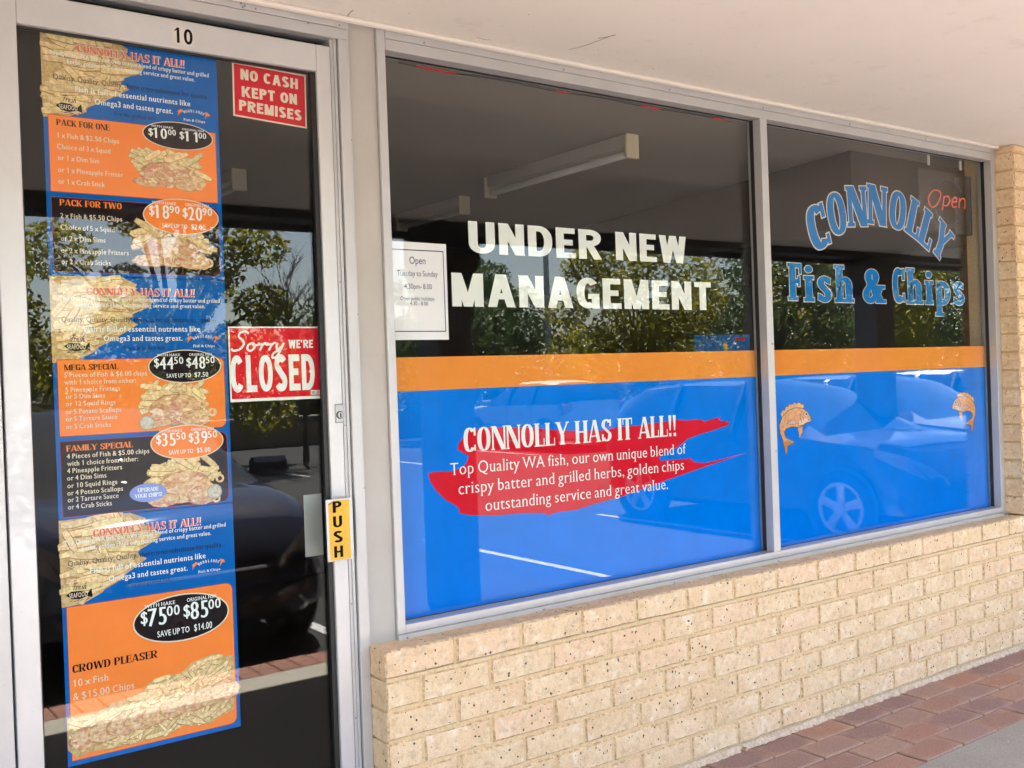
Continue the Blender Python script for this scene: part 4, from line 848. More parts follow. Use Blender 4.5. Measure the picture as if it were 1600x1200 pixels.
# opening hours paper
pp = thing('hours_notice', (.24, .1488, .86), 'white paper notice of opening hours taped at the left edge of the window', 'notice')
m = MB(); m.poly([(.127, .1486, .8590), (.3400, .1486, .8590), (.3415, .1486, 1.1500), (.1275, .1488, 1.1515)]); part(m, 'sheet', M_paper, pp)
m = MB()
for a, b, c, d in ((.1345, .3310, 1.1255, 1.1285), (.1345, .3310, .8830, .8860)): m.poly([(a, .1484, c), (b, .1484, c), (b, .1484, d), (a, .1484, d)])
for a, b in ((.3282, .3310), (.1345, .1370)): m.poly([(a, .14838, .8845), (b, .14838, .8845), (b, .14838, 1.127), (a, .14838, 1.127)])
for a in B['ptext']: put_text(m, a[0], a[1], a[2], a[3], a[2], a[5], 'sans', .1483)
part(m, 'lettering', M_ink, pp)
# ------------------------------------------------------------------ signs on the door
def quad(mb, x0, x1, z0, z1, y, mi=0): mb.poly([(x0, y, z0), (x1, y, z0), (x1, y, z1), (x0, y, z1)], mi)
cs = thing('cash_sign', (-.217, .1335, 1.45), 'red sign NO CASH KEPT ON PREMISES in the top corner of the door', 'sign')
m = MB(); m.poly([(-.3216, .1335, 1.6000), (-.1105, .1335, 1.5955), (-.1125, .1335, 1.4468), (-.3237, .1335, 1.4570)], 1); m.poly([(-.3170, .1333, 1.5965), (-.1150, .1333, 1.5915), (-.1170, .1333, 1.4510), (-.3190, .1333, 1.4610)], 0); part(m, 'sheet', [M_red, M_cream], cs)
m = MB()
for a in B['cashtext']: put_text(m, a[0], a[1], a[2], a[3], a[4], .0285, 'sansx', .1331)
part(m, 'lettering', M_cream, cs)
cs = thing('closed_sign', (-.225, .1335, .70), "red hanging sign Sorry WE'RE CLOSED on the door glass", 'sign')
m = MB(); quad(m, -.3600, -.0965, .6975, .8975, .1335, 1); quad(m, -.3560, -.1000, .7055, .8935, .1333, 0); part(m, 'board', [M_red, M_white], cs)
m = MB(); put_text(m, 'CLOSED', -.3575, .7225, -.1165, .7225, .0985, 'sansb', .1331); put_text(m, "WE'RE", -.1905, .8385, -.1180, .8385, .0225, 'sansb', .1331)
put_strokes(m, SORRY, -.3540, .8305, .0560, .1331, .105, 0, .12, .0540)
sty = [a for a in SORRY]
part(m, 'lettering', M_white, cs)
m = MB(); quad(m, -.1300, -.0985, .7085, .7210, .1331, 0)
for k in range(11): quad(m, -.1280+k*.0025, -.1280+k*.0025+random.choice((.0006, .0012)), .7105, .7195, .1329, 1)
part(m, 'barcode', [M_white, M_black], cs)
# ------------------------------------------------------------------ menu posters
def chip(mb, cx, cz, ln, wd, ang, y, col):
    c, s = math.cos(ang), math.sin(ang); pts = []
    for u, v in ((-ln/2, -wd*.35), (-ln*.3, -wd/2), (ln*.3, -wd/2), (ln/2, -wd*.3), (ln/2, wd*.3), (ln*.25, wd/2), (-ln*.3, wd/2), (-ln/2, wd*.35)): pts.append((cx+u*c-v*s, y, cz+u*s+v*c))
    mb.poly(pts, 0, col)
def inside(p, poly):
    r = False; j = len(poly)-1
    for i in range(len(poly)):
        if (poly[i][1] > p[1]) != (poly[j][1] > p[1]) and p[0] < (poly[j][0]-poly[i][0])*(p[1]-poly[i][1])/(poly[j][1]-poly[i][1])+poly[i][0]: r = not r
        j = i
    return r
def jit(c, a): k = 1+random.uniform(-a, a); return tuple(min(.95, x*k*(1+random.uniform(-.04, .04))) for x in c)
CHIP, FRY, EDGE = (.84, .68, .36), (.78, .52, .29), (.48, .27, .10)
def chip_field(poly, n, y, ln=.045, wd=.0095, ang=(-.15, .25), shadow=True):
    mb = MB(); mb.poly([(x, y, z) for x, z in poly], 0, (.62, .45, .20)); xs = [p[0] for p in poly]; zs = [p[1] for p in poly]; k = 0; t = 0
    while k < n and t < 6000:
        t += 1; x, z = random.uniform(min(xs), max(xs)), random.uniform(min(zs), max(zs)); a = random.uniform(*ang) if random.random() < .7 else random.uniform(-1.2, 1.2)
        l = ln*random.uniform(.7, 1.3); e = [(x+l*.45*math.cos(a)*q, z+l*.45*math.sin(a)*q) for q in (-1, 1)]
        if not all(inside(p, poly) for p in e+[(x, z)]): continue
        k += 1; yy = y-.0001-k*4e-6
        chip(mb, x, z-.0008, l*1.02, wd*1.15, a, yy, jit(EDGE, .2)); chip(mb, x, z, l, wd*random.uniform(.8, 1.05), a, yy-2e-6, jit(CHIP, .13))
    return mb
def fried(mb, cx, cz, rx, rz, y0):
    k = 0
    for q in range(2):
        n = 22; pts = []
        for i in range(n):
            a = 2*math.pi*i/n; rr = (1-.08*q)*(1+random.uniform(-.10, .10)); pts.append((cx+rx*rr*math.cos(a), y0-q*1e-5, cz+rz*rr*math.sin(a)))
        mb.poly(pts, 0, (EDGE, jit(FRY, .06))[q])
    for i in range(int(40*rx/.05)):
        a = random.uniform(0, 6.28); d = random.random()**.5*.85; w = rx*random.uniform(.06, .2); c = random.choice(((.80, .62, .38), (.62, .34, .16), (.70, .42, .26), (.84, .68, .44), (.66, .30, .20)))
        n = 7; o = random.uniform(0, 6); x, z = cx+rx*d*math.cos(a), cz+rz*d*math.sin(a)
        mb.poly([(x+w*(1+.5*math.sin(3*j+o))*math.cos(6.283*j/n), y0-3e-5-i*3e-6, z+w*.55*(1+.4*math.cos(2*j+o))*math.sin(6.283*j/n)) for j in range(n)], 0, jit(c, .08))
def food(x0, x1, z0, z1, y, kind):
    mb = MB(); w, h = x1-x0, z1-z0; k = 0
    def ch(n, bx0, bx1, bz0, bz1, ang):
        nonlocal k
        for _ in range(n):
            k += 1; x, z, a = random.uniform(bx0, bx1), random.uniform(bz0, bz1), random.uniform(*ang); l = w*random.uniform(.20, .34)
            chip(mb, x, z-.0006, l*1.03, w*.075, a, y-k*4e-6, jit(EDGE, .2)); chip(mb, x, z, l, w*.062, a, y-k*4e-6-2e-6, jit(CHIP, .13))
    ch(34, x0+w*.14, x0+w*.80, z0+h*.50, z0+h*.86, (-.9, .9)); ch(14, x0+w*.14, x0+w*.3, z0+h*.45, z0+h*.85, (-.8, .8)); ch(8, x0+w*.1, x0+w*.9, z0+h*.4, z0+h*.6, (-.4, .4))
    yb = y-.0004; fried(mb, x0+w*.47, z0+h*.40, w*.33, h*.30, yb); fried(mb, x0+w*.70, z0+h*.22, w*.20, h*.17, yb-.0002); fried(mb, x0+w*.22, z0+h*.20, w*.19, h*.12, yb-.0003)
    for q in range(5):
        cx, cz = x0+w*random.uniform(.72, .93), z0+h*random.uniform(.12, .5); r = w*.055
        for j in range(10):
            a0, a1 = 6.283*j/10, 6.283*(j+1)/10; mb.poly([(cx+r*math.cos(a0), yb-.0005-q*1e-5, cz+r*math.sin(a0)), (cx+r*math.cos(a1), yb-.0005-q*1e-5, cz+r*math.sin(a1)), (cx+r*.5*math.cos(a1), yb-.0005-q*1e-5, cz+r*.5*math.sin(a1)), (cx+r*.5*math.cos(a0), yb-.0005-q*1e-5, cz+r*.5*math.sin(a0))], 0, jit((.80, .58, .30), .1))
    return mb
PAL = dict(black=M_black, white=M_white, cream=M_cream, orange=M_porange, title=M_pink)
def rounded(x0, x1, z0, z1, y, r, corners=(0, 1, 1, 0), skew=0):
    pts = []
    for (cx, cz, a, k) in ((x0, z0, 180, 3), (x1, z0, 270, 2), (x1, z1, 0, 1), (x0, z1, 90, 0)):
        if corners[k] and r:
            ox, oz = (cx+r if cx == x0 else cx-r), (cz+r if cz == z0 else cz-r)
            for i in range(7): t = R(a+15*i); pts.append((ox+r*math.cos(t), y, oz+r*math.sin(t)))
        else: pts.append((cx, y, cz))
    return pts
def badge(t, b, y):
    bl = b['col'] == 'black'; m = MB(); cx, cz = b['c']; rx, rz = abs(b['rx']), b['rz']
    m.poly(ell(cx, cz, rx, rz, y), 1); m.poly(ell(cx, cz, rx*.972, rz*.945, y-.00015), 0); bo = part(m, 'price_badge', [M_pdark if bl else M_porange, M_cream], t)
    m = MB(); s = rz
    for k, (num, cts, cap_) in enumerate(((b['a'], b['ac'], 'WITH HAKE'), (b['b'], b['bc'], 'ORIGINAL FISH'))):
        x0 = cx-rx*.84 if k == 0 else cx+rx*.03; W_ = rx*.80; zb = cz-s*(.28 if not b['save'] else .12)
        put_nat(m, '$', x0, zb+s*.12, W_*.17, s*.5, 'serif', y-.0003); put_nat(m, num, x0+W_*.18, zb-s*.04, W_*.47, s*.74, 'price', y-.0003)
        put_nat(m, cts, x0+W_*.66, zb+s*.28, W_*.33, s*.40, 'serif', y-.0003); put_text(m, cap_, x0+W_*.10, zb+s*.74, x0+W_*.88, zb+s*.74, s*.15, 'serif', y-.0003)
    if b['save']: put_text(m, 'SAVE UP TO', cx-rx*.52, cz-s*.66, cx+rx*.14, cz-s*.66, s*.24, 'serif', y-.0003); put_text(m, b['save'], cx+rx*.24, cz-s*.66, cx+rx*.62, cz-s*.66, s*.28, 'serif', y-.0003)
    o = m.build('lettering', M_white, bo)
def poster(d, lab, hz):
    xs = (-.7935, -.3640); c = d['corners']; z1, z0 = (c[0][1]+c[1][1])/2, (c[2][1]+c[3][1])/2; y = .1352
    t = thing('menu_poster', (-.58, y, z0), lab, 'poster', 'menu posters taped down the door glass')
    m = MB(); quad(m, xs[0], xs[1], z0, z1, y); part(m, 'sheet', M_pblue, t)
    dz = z1-1.6066+.0006
    part(chip_field([(x, z+dz) for x, z in B['hdrchips']], 75, y-.0002, .075, .0165), 'chips_picture', M_food, t)
    cols = {}
    for i, a in enumerate(d['head']):
        zz = (a[2]+a[4])/2
        if a[7] == 'title': put_text(cols.setdefault('white', MB()), a[0], a[1], zz-.0011, a[3]+.0022, zz-.0011, a[5]*1.12, 'fat', y-.00125); put_text(cols.setdefault('title', MB()), a[0], a[1], zz, a[3], zz, a[5]*.98, 'fat', y-.0015)
        else: put_text(cols.setdefault(a[7], MB()), a[0], a[1], zz, a[3], zz, a[5], a[6], y-.0015)
    bx, bz = d['blob'][0]; w = .062; zb = (d['blob'][0][1]+d['blob'][1][1])/2-.006; k = cols.setdefault('black', MB()); bx += .004
    k.poly([(bx, y-.0014, zb), (bx+w*.2, y-.0014, zb+.008), (bx+w*.55, y-.0014, zb+.007), (bx+w*.8, y-.0014, zb-.001), (bx+w*.95, y-.0014, zb+.010), (bx+w*.98, y-.0014, zb-.012), (bx+w*.8, y-.0014, zb-.008), (bx+w*.5, y-.0014, zb-.013), (bx+w*.2, y-.0014, zb-.010)])
    put_strokes(k, FRESH, bx+.010, zb+.011, .0165, y-.0014, .085, 0, .15); put_text(cols.setdefault('cream', MB()), 'SEAFOOD', bx+w*.12, zb-.0075, bx+w*.8, zb-.0075, .011, 'serif', y-.00155)
    for i in range(4):
        for q in pen([(bx+w*(.1+.2*i), zb-.016-.001*(i % 2)), (bx+w*(.25+.2*i), zb-.0145)], .0004, .0006): k.poly([(p[0], y-.0014, p[1]) for p in q])
    lx, lz = d['logo'][0]; w = d['logo'][1][0]-lx; k = cols['white']; put_text(k, 'Fish & Chips', lx+w*.16, lz+.002, lx+w*.86, lz+.002, .0065, 'serif', y-.0014)
    n = len('WOODLANDS')
    for i, ch in enumerate('WOODLANDS'):
        a = (i-(n-1)/2)/(n-1)*1.5; cx, cz = lx+w*.5+w*.36*math.sin(a)*1.15, lz+.011+.016*math.cos(a)*.95; wv, P = cap(ch, .2, .1, .04, .06)
        for q in P: k.poly([(cx+((x-wv/2)*.0058)*math.cos(a)+(zz*.0075)*math.sin(a), y-.0014, cz-((x-wv/2)*.0058)*math.sin(a)+(zz*.0075)*math.cos(a)) for x, zz in q])
    ok = cols.setdefault('orange', MB())
    for sx in (.06, .94): ok.poly(ell(lx+w*sx, lz+.026, w*.085, .0042, y-.0014, 10, -.4 if sx > .5 else .4)); ok.poly([(lx+w*(sx-.05), y-.0013, lz+.024), (lx+w*(sx-.09), y-.0013, lz+.012), (lx+w*(sx+.0), y-.0013, lz+.022)])
    for cn, mb in cols.items(): part(mb, 'lettering', PAL[cn], t)
    for col, q, lines, b, _u, fb_ in d['pan']:
        x0, x1 = -.7790 if 'sheet1' in hz else q[0][0], -.3745; x0 = max(q[0][0], -.7835); zt, zbm = (q[0][1]+q[1][1])/2, (q[2][1]+q[3][1])/2; yp = y-.0011 if len(d['pan']) < 3 else y
        m = MB(); e = .0012; m.poly(rounded(x0-e, x1+e, zbm-e, zt+e, y-.00105, .018, (0, 1, 1, 0) if zt < 1.3 or col == 'black' else (0, 0, 0, 0)), 1); m.poly(rounded(x0, x1, zbm, zt, y-.0012, .017, (0, 1, 1, 0) if zt < 1.3 or col == 'black' else (0, 0, 0, 0)), 0)
        po = part(m, 'menu_panel', [M_porange if col == 'orange' else M_pdark, mat_border], t)
        mbs = {}
        for a in lines: put_text(mbs.setdefault(a[7], MB()), a[0], a[1], (a[2]+a[4])/2, a[3], (a[2]+a[4])/2, a[5], a[6], y-.0016)
        for cn, mb in mbs.items(): mb.build('lettering', PAL[cn], po)
        if len(fb_) == 2:
            (fx0, fz1), (fx1, fz0) = fb_; food(fx0, min(fx1, -.378), fz0, fz1, y-.0014, 0).build('food_picture', M_food, po)
        else:
            fb2 = [(max(-.7925, min(x, -.3650)), z) for x, z in fb_]; mb = chip_field(fb2, 240, y-.0014, .050, .0105, (-1.0, 1.2)); 
            for i in range(9): u = i/8.; fried(mb, -.750+.345*u, -.098+.045*u, .040, .027, y-.0026-i*.0001)
            mb.build('food_picture', M_food, po)
        badge(t, b, y-.0034)
    return t
mat_border = printmat('panel_border', (.42, .03, .06), .5, 0)
p1 = poster(B['sheet1'], 'top menu poster, offering Pack for One and Pack for Two', 'sheet1')
p2 = poster(B['sheet2'], 'middle menu poster offering Mega Special and Family Special', 'sheet2')
p3 = poster(B['sheet3'], 'bottom menu poster offering the Crowd Pleaser under a blue header', 'sheet3')
m = MB(); y = .1316
for cx, cz, r in ((-.5787, .6551, .0185), (-.4124, .4671, .0200)): m.poly(ell(cx, cz, r, r, y, 24), 0, (.45, .43, .30)); m.poly(ell(cx, cz, r*.84, r*.84, y-.0001, 24), 0, (.62, .62, .50))
part(m, 'sauce_tub_picture', M_food, p2)
m = MB(); m.poly(ell(-.582, .4807, .046, .0235, y, 32)); up = part(m, 'upgrade_badge', M_lilac, p2); m = MB(); put_text(m, 'UPGRADE', -.608, .4835, -.556, .4835, .010, 'fat', y-.0002); put_text(m, 'YOUR CHIPS!', -.616, .4690, -.548, .4690, .010, 'fat', y-.0002); m.build('lettering', M_white, up)
# ------------------------------------------------------------------ neon sign
ns = thing('neon_sign', (3.16, .175, 1.35), 'red neon Open sign on a clear panel hung by two clips behind the right pane', 'neon sign')
part(MB().box(2.935, 3.372, .178, .182, 1.345, 1.628, 0, .001), 'panel', M_glass, ns)
M_neon = mat('neon_red', (.50, .07, .035), .4); _b = M_neon.node_tree.nodes['Principled BSDF']; _b.inputs['Emission Color'].default_value = (1, .16, .08, 1); _b.inputs['Emission Strength'].default_value = .022
M_nblue = mat('neon_blue_glass', (.04, .04, .10), .3)
NE = [[(.62, .95), (.30, .85), (.02, .45), (.10, .05), (.42, .02), (.74, .40), (.84, .80), (.62, .95)], [(1.06, .66), (1.0, .30), (.91, -.12)], [(1.04, .55), (1.30, .70), (1.44, .50), (1.26, .16), (.98, .16)],
      [(1.62, .38), (1.90, .46), (1.88, .66), (1.70, .62), (1.58, .36), (1.66, .12), (1.90, .18)], [(2.12, .66), (2.06, .12)], [(2.10, .45), (2.34, .68), (2.50, .52), (2.44, .10)]]
m = MB()
for s in NE: m.tube([(2.992+x*.124, .168, 1.455+z*.085) for x, z in catmull(s, 6)], .0028, 8)
part(m, 'neon_tube', M_neon, ns)
m = MB(); m.tube([(3.165+.125*math.cos(R(a)), .170, 1.487+.105*math.sin(R(a))) for a in range(30, 151, 8)], .003, 6); m.tube([(3.165+.125*math.cos(R(a)), .170, 1.487+.105*math.sin(R(a))) for a in range(210, 331, 8)], .003, 6); part(m, 'blue_tube', M_nblue, ns)
for x in (2.995, 3.262): part(MB().box(x, x+.018, .166, .171, 1.645, 1.690, 0, .001), 'clip', M_lampw, ns)
part(MB().box(3.335, 3.392, .184, .24, 1.345, 1.628, 0, .003), 'transformer', M_dark, ns)
# counter card seen above the film, a strip of red cord at the head
cc = thing('counter_card', (1.90, .50, .60), 'small blue and yellow card standing behind the mullion inside the shop', 'card')
part(MB().box(1.78, 2.12, .50, .504, .60, .886), 'card', M_pblue, cc); m = MB(); m.poly([(1.965+ (.022 if i % 2 else .011)*math.cos(R(i*22.5)), .4985, .835+(.026 if i % 2 else .013)*math.sin(R(i*22.5))) for i in range(16)]); part(m, 'sun_print', M_yellow, cc)
m = MB(); quad(m, 2.03, 2.09, .862, .874, .4985); part(m, 'red_print', M_red, cc)
rc = thing('red_cord', (.7, .1535, 1.684), 'red and black cord tacked along the inside of the window head', 'cord')
rp = [(x/20, .152+.001*math.sin(x*.9), 1.6815+.0022*math.sin(x*.7)) for x in range(4, 34)]
m = MB(); m.tube(rp, .0022, 6); part(m, 'cord', M_dark, rc)
for a, b in ((.26, .40), (.80, .84), (1.18, 1.27), (1.55, 1.62)):
    m = MB(); m.tube([(a+(b-a)*i/5, .1505, 1.6815+.0022*math.sin((a+(b-a)*i/5)*14)) for i in range(6)], .0026, 6); part(m, 'red_sleeve', M_red, rc)
# fluorescent battens on the soffit
def batten(x, y0, y1, lab):
    t = thing('batten_light', (x, (y0+y1)/2, 1.756), lab, 'ceiling light', 'fluorescent battens on the shop ceiling'); ly = y1-y0
    MB().box(-.030, .030, -ly/2, ly/2, -.055, -.0005, 0, .003).build('housing', M_lampw, t)
    MB().box(-.037, .037, ly/2+.0005, ly/2+.020, -.105, -.0005, 0, .004).build('end_cap', M_cap, t); MB().box(-.037, .037, -ly/2-.020, -ly/2-.0005, -.105, -.0005, 0, .004).build('end_cap', M_cap, t)
    MB().cyl((0, -ly/2, -.082), .0165, ly, 'Y', 14).build('tube', M_tube, t)
batten(1.665, .73, 1.76, 'longest white batten light on the shop ceiling, seen through the top of the left pane'); batten(1.83, 2.27, 2.94, 'short batten light deeper inside the shop above the word UNDER')
batten(.47, 2.12, 2.94, 'batten light inside the shop seen through the door glass below the cash sign')
# ------------------------------------------------------------------ cars (nose to the kerb, local x = length with the nose at +x)
def carmat(name, col, rough=.04, metal=.0):
    m = mat(name, col, rough, metal); m.node_tree.nodes['Principled BSDF'].inputs['Coat Weight'].default_value = .0; m.node_tree.nodes['Principled BSDF'].inputs['Coat Roughness'].default_value = .05; return m
M_cglass = mat('car_glass', (.015, .018, .02), .0, 0, .35); M_tyre = mat('tyre_rubber', (.018, .018, .018), .8); M_rim = mat('alloy_rim', (.75, .76, .78), .3, .5)
M_lampg = mat('headlamp', (.40, .42, .45), .3, .1, .5); M_tail = mat('tail_lamp', (.35, .01, .01), .15); M_plas = mat('black_plastic', (.02, .02, .021), .5)
# stations: x, underside, belt, top, half width low, half width belt, half width top
HATCH = [(-1.80, .34, .62, .66, .60, .66, .56), (-1.74, .22, .86, .95, .72, .76, .62), (-1.60, .20, .90, 1.20, .77, .79, .60), (-1.30, .19, .90, 1.31, .79, .80, .58), (-.70, .19, .89, 1.35, .80, .81, .57), (-.10, .19, .88, 1.34, .80, .81, .57),
         (.35, .19, .87, 1.24, .80, .81, .58), (.75, .19, .86, .98, .80, .80, .66), (.95, .19, .84, .885, .80, .79, .70), (1.40, .20, .80, .845, .79, .76, .66), (1.72, .21, .70, .745, .74, .70, .58), (1.86, .25, .52, .56, .62, .60, .50), (1.90, .32, .44, .46, .52, .52, .44)]
def car(name, loc, rz, paint, lab, group='cars parked facing the shops', st=HATCH, k=1.0):
    t = thing(name, loc, lab, 'car', group, rz)
    NR = 13
    def ring(s):
        x, zb, zw, zt, wl, ww, wt = s; P = [(0, zb), (wl*.8, zb), (wl, zb+.07), (wl*1.01, zb+(zw-zb)*.45), (ww*1.005, zb+(zw-zb)*.75), (ww*.985, zw)]
        P += [(ww*.985+(wt-ww*.985)*.5, zw+(zt-zw)*.52), (wt, zt-.035*min(1, (zt-zw)*4)), (wt*.8, zt-.004), (0, zt+.008)]
        return [(x*k, y*k, z*k) for y, z in P]
    H = [ring(s) for s in st]; body = MB(); win = MB(); n = len(H[0])
    for sgn in (1, -1):
        V = [[(p[0], p[1]*sgn, p[2]) for p in r] for r in H]
        for i in range(len(V)-1):
            for j in range(n-1):
                q = [V[i][j], V[i+1][j], V[i+1][j+1], V[i][j+1]]
                tall = min(st[i][3]-st[i][2], st[i+1][3]-st[i+1][2]); mx = max(st[i][3]-st[i][2], st[i+1][3]-st[i+1][2])
                side = j in (5, 6) and tall > .2 and i not in (2,)
                screen = (j in (7, 8) and ((abs(st[i][3]-st[i+1][3]) > .085 and mx > .1 and min(st[i][3], st[i+1][3]) > .88)))
                ap = j in (5, 6) and not side and mx > .28 and tall > .05
                (win if (side or screen or ap) else body).poly(q)
        body.poly(V[0]) ; body.poly(V[-1])
    def wl(mb, nm, m, sm=True):
        me_o = mb.build(nm, m, t, False); import bmesh
        bm = bmesh.new(); bm.from_mesh(me_o.data); bmesh.ops.remove_doubles(bm, verts=bm.verts, dist=.0008); bmesh.ops.recalc_face_normals(bm, faces=bm.faces)
        for f in bm.faces: f.smooth = True
        for e in bm.edges:
            if len(e.link_faces) == 2 and e.calc_face_angle(0) > .75: e.smooth = False
        bm.to_mesh(me_o.data); bm.free(); return me_o
    bo = wl(body, 'body', paint); wl(win, 'windows', M_cglass)
    # pillars and door lines
    for sgn in (1, -1):
        for x in (-.78, .02):
            m = MB(); m.box((x-.03)*k, (x+.03)*k, sgn*.600*k, sgn*.812*k, .875*k, .90*k); m.tube([(x*k, sgn*.806*k, .88*k), ((x)*k, sgn*.70*k, 1.13*k), (x*k, sgn*.588*k, 1.315*k)], .028*k, 6); m.build('pillar', M_plas, t)
        m = MB(); m.box(-1.25*k, 1.25*k, sgn*.806*k, sgn*.818*k, .47*k, .50*k, 0, .004); m.build('side_trim', M_plas, t)
        for x in (-.80, .02):
            m = MB(); m.box((x-.16)*k, (x-.04)*k, sgn*.806*k, sgn*.832*k, .765*k, .79*k, 0, .005); m.build('door_handle', paint, t)
            m = MB(); m.box((x+.02)*k, (x+.027)*k, sgn*.80*k, sgn*.8135*k, .26*k, .87*k); m.build('door_gap', M_plas, t)
        m = MB(); c = (.62*k, sgn*.90*k, .93*k); m.box(.57*k, .67*k, sgn*.83*k, sgn*.99*k, .88*k, 1.0*k, 0, .03*k); m.box(.60*k, .64*k, sgn*.78*k, sgn*.84*k, .89*k, .92*k); m.build('mirror', paint, t)
        hl = MB(); hl.mesh([(p[0]*k, p[1]*sgn*k, p[2]*k) for p in [(1.45, .772, .73), (1.45, .765, .79), (1.70, .70, .735), (1.80, .58, .66), (1.875, .44, .56), (1.89, .42, .50), (1.84, .60, .54), (1.72, .735, .62)]], [(0, 1, 2, 7), (2, 3, 6, 7), (3, 4, 5, 6)]); hl.build('headlight', M_lampg, t)
        tl = MB(); tl.box(-1.775*k, -1.60*k, sgn*.60*k, sgn*.775*k, .70*k, .92*k, 0, .03*k); tl.build('tail_light', M_tail, t)
        fo = MB(); fo.cyl((1.80*k, sgn*.56*k, .36*k), .055*k, .045*k, 'X', 14); fo.build('fog_light', M_lampg, t)
    g = MB(); g.box(1.82*k, 1.905*k, -.36*k, .36*k, .46*k, .53*k, 0, .01); g.build('grille', M_plas, t); g = MB(); g.box(1.78*k, 1.91*k, -.42*k, .42*k, .27*k, .38*k, 0, .02); g.build('air_intake', M_plas, t)
    R0 = .305*k
    for x in (-1.18, 1.17):
        for sgn in (1, -1):
            y = sgn*.70*k; arch = MB(); arch.cyl((x*k, sgn*.795*k-.0 if sgn > 0 else sgn*.795*k, R0), R0*1.13, sgn*.022*k, 'Y', 28); arch.build('wheel_arch', M_plas, t)
            w = bpy.data.objects.new('wheel', None); link(w); w.parent = t; w.location = (x*k, y, R0)
            ty = MB(); ns = 28; prof = [(.64, .0), (.70, .055), (.93, .065), (1, .045), (1, -.09), (.9, -.1), (.6, -.1)]; vs = []; 
            for i in range(ns):
                a = 2*math.pi*i/ns
                for rr, yy in prof: vs.append((R0*rr*math.cos(a), sgn*(yy+.075)*k, R0*rr*math.sin(a)))
            q = len(prof); ty.mesh(vs, [(i*q+j, ((i+1) % ns)*q+j, ((i+1) % ns)*q+j+1, i*q+j+1) for i in range(ns) for j in range(q-1)]); ty.build('tyre', M_tyre, w, True)
            rm = MB(); yo = sgn*.135*k
            for i in range(28):
                a0, a1 = 2*math.pi*i/28, 2*math.pi*(i+1)/28
                for ra, rb, y0, y1 in ((.70, .62, 0, 0), (.62, .60, 0, -.06)):
                    rm.poly([(R0*ra*math.cos(a0), yo+sgn*y0*k, R0*ra*math.sin(a0)), (R0*ra*math.cos(a1), yo+sgn*y0*k, R0*ra*math.sin(a1)), (R0*rb*math.cos(a1), yo+sgn*y1*k, R0*rb*math.sin(a1)), (R0*rb*math.cos(a0), yo+sgn*y1*k, R0*rb*math.sin(a0))])
            for i in range(5):
                a = 2*math.pi*i/5+math.pi/2; ca, sa = math.cos(a), math.sin(a)
                P = lambda r, o, y_: (R0*(r*ca-o*sa), yo+sgn*y_*k, R0*(r*sa+o*ca))
                rm.mesh([P(.12, -.10, -.0), P(.12, .10, 0), P(.64, .13, -.004), P(.64, -.13, -.004), P(.12, -.10, -.05), P(.12, .10, -.05), P(.64, .13, -.05), P(.64, -.13, -.05), P(.35, 0, .012)], [(0, 1, 8), (1, 2, 8), (2, 3, 8), (3, 0, 8), (0, 3, 7, 4), (1, 2, 6, 5)])
                rm.cyl((R0*.20*math.cos(a+.63), yo, R0*.20*math.sin(a+.63)), R0*.03, sgn*.012*k, 'Y', 6)
            rm.cyl((0, yo-sgn*.02*k, 0), R0*.15, sgn*.035*k, 'Y', 16); rm.build('rim', M_rim, w)
            dk = MB(); dk.cyl((0, sgn*.06*k, 0), R0*.62, sgn*.004, 'Y', 20); dk.build('brake_disc', M_plas, w)
    return t
AZ = -.724
car('parked_car', (.38, -4.22, AZ), R(90), carmat('navy_paint', (.030, .034, .060)), 'dark navy hatchback mirrored in the door glass, its nose close to the kerb')
car('parked_car', (6.47, -3.52, AZ), R(90), carmat('charcoal_paint', (.055, .06, .075)), 'charcoal hatchback mirrored behind the blue film, its alloy wheels side on')
car('parked_car', (8.85, -4.05, AZ), R(91), carmat('silver_paint', (.13, .145, .17), .04, 0), 'silver hatchback mirrored at the right end of the blue film, beyond the charcoal one')
car('parked_car', (11.1, -4.2, AZ), R(89), carmat('white_paint', (.5, .5, .5), .35, 0), 'white hatchback parked at the far end of the row, beyond the silver one')
for i, (x, y, c, l) in enumerate([(-8.5, -13.6, (.30, .02, .02), 'dark red hatchback across the car park under the trees'), (11.6, -14.0, (.55, .56, .58), 'light grey hatchback across the car park beside the light pole'), (-3.2, -13.4, (.6, .6, .58), 'pale hatchback across the car park at the left'), (22.0, -15.0, (.04, .07, .16), 'dark blue hatchback far across the car park at the right')]):
    car('parked_car', (x, y, AZ), R(-90), carmat('paint', c, .3, .2), l, 'cars across the car park')
# ------------------------------------------------------------------ car park furniture
lp = thing('light_pole', (14.6, -17.4, AZ), 'tall grey steel light pole mirrored between UNDER and NEW', 'light pole')
MB().cyl((0, 0, 0), .085, 8.6, 'Z', 14, r2=.055).build('pole', mat('galvanised', (.72, .73, .76), .4, .5), lp); MB().box(-.2, .2, -.2, .2, 0, .12, 0, .02).build('base', M_conc, lp)
m = MB(); m.tube([(0, 0, 8.5), (0, .4, 8.75), (0, 1.3, 8.85)], .04, 8); m.build('arm', M_steel, lp); MB().box(-.13, .13, 1.2, 1.75, 8.80, 8.90, 0, .03).build('lamp_head', M_column, lp)
bn = thing('trolley_rail', (13.6, -16.8, AZ), 'low steel trolley rail beside the foot of the light pole', 'rail')
m = MB(); m.tube([(-1.5, 0, .55), (1.0, 0, .55)], .03, 8); part_ = m.build('rail', M_steel, bn)
for x in (-1.4, -.2, .9): MB().cyl((x, 0, 0), .03, .55, 'Z', 8).build('post', M_steel, bn)
rw = thing('retaining_wall', (3, -20.2, AZ), 'low tan rendered retaining wall along the far side of the car park', 'wall')
MB().box(-16, 12, -.15, .15, 0, .62, 0, .01).build('wall', M_retain, rw); MB().box(-16.02, 12.02, -.19, .19, .6205, .70, 0, .01).build('coping', M_conc, rw)
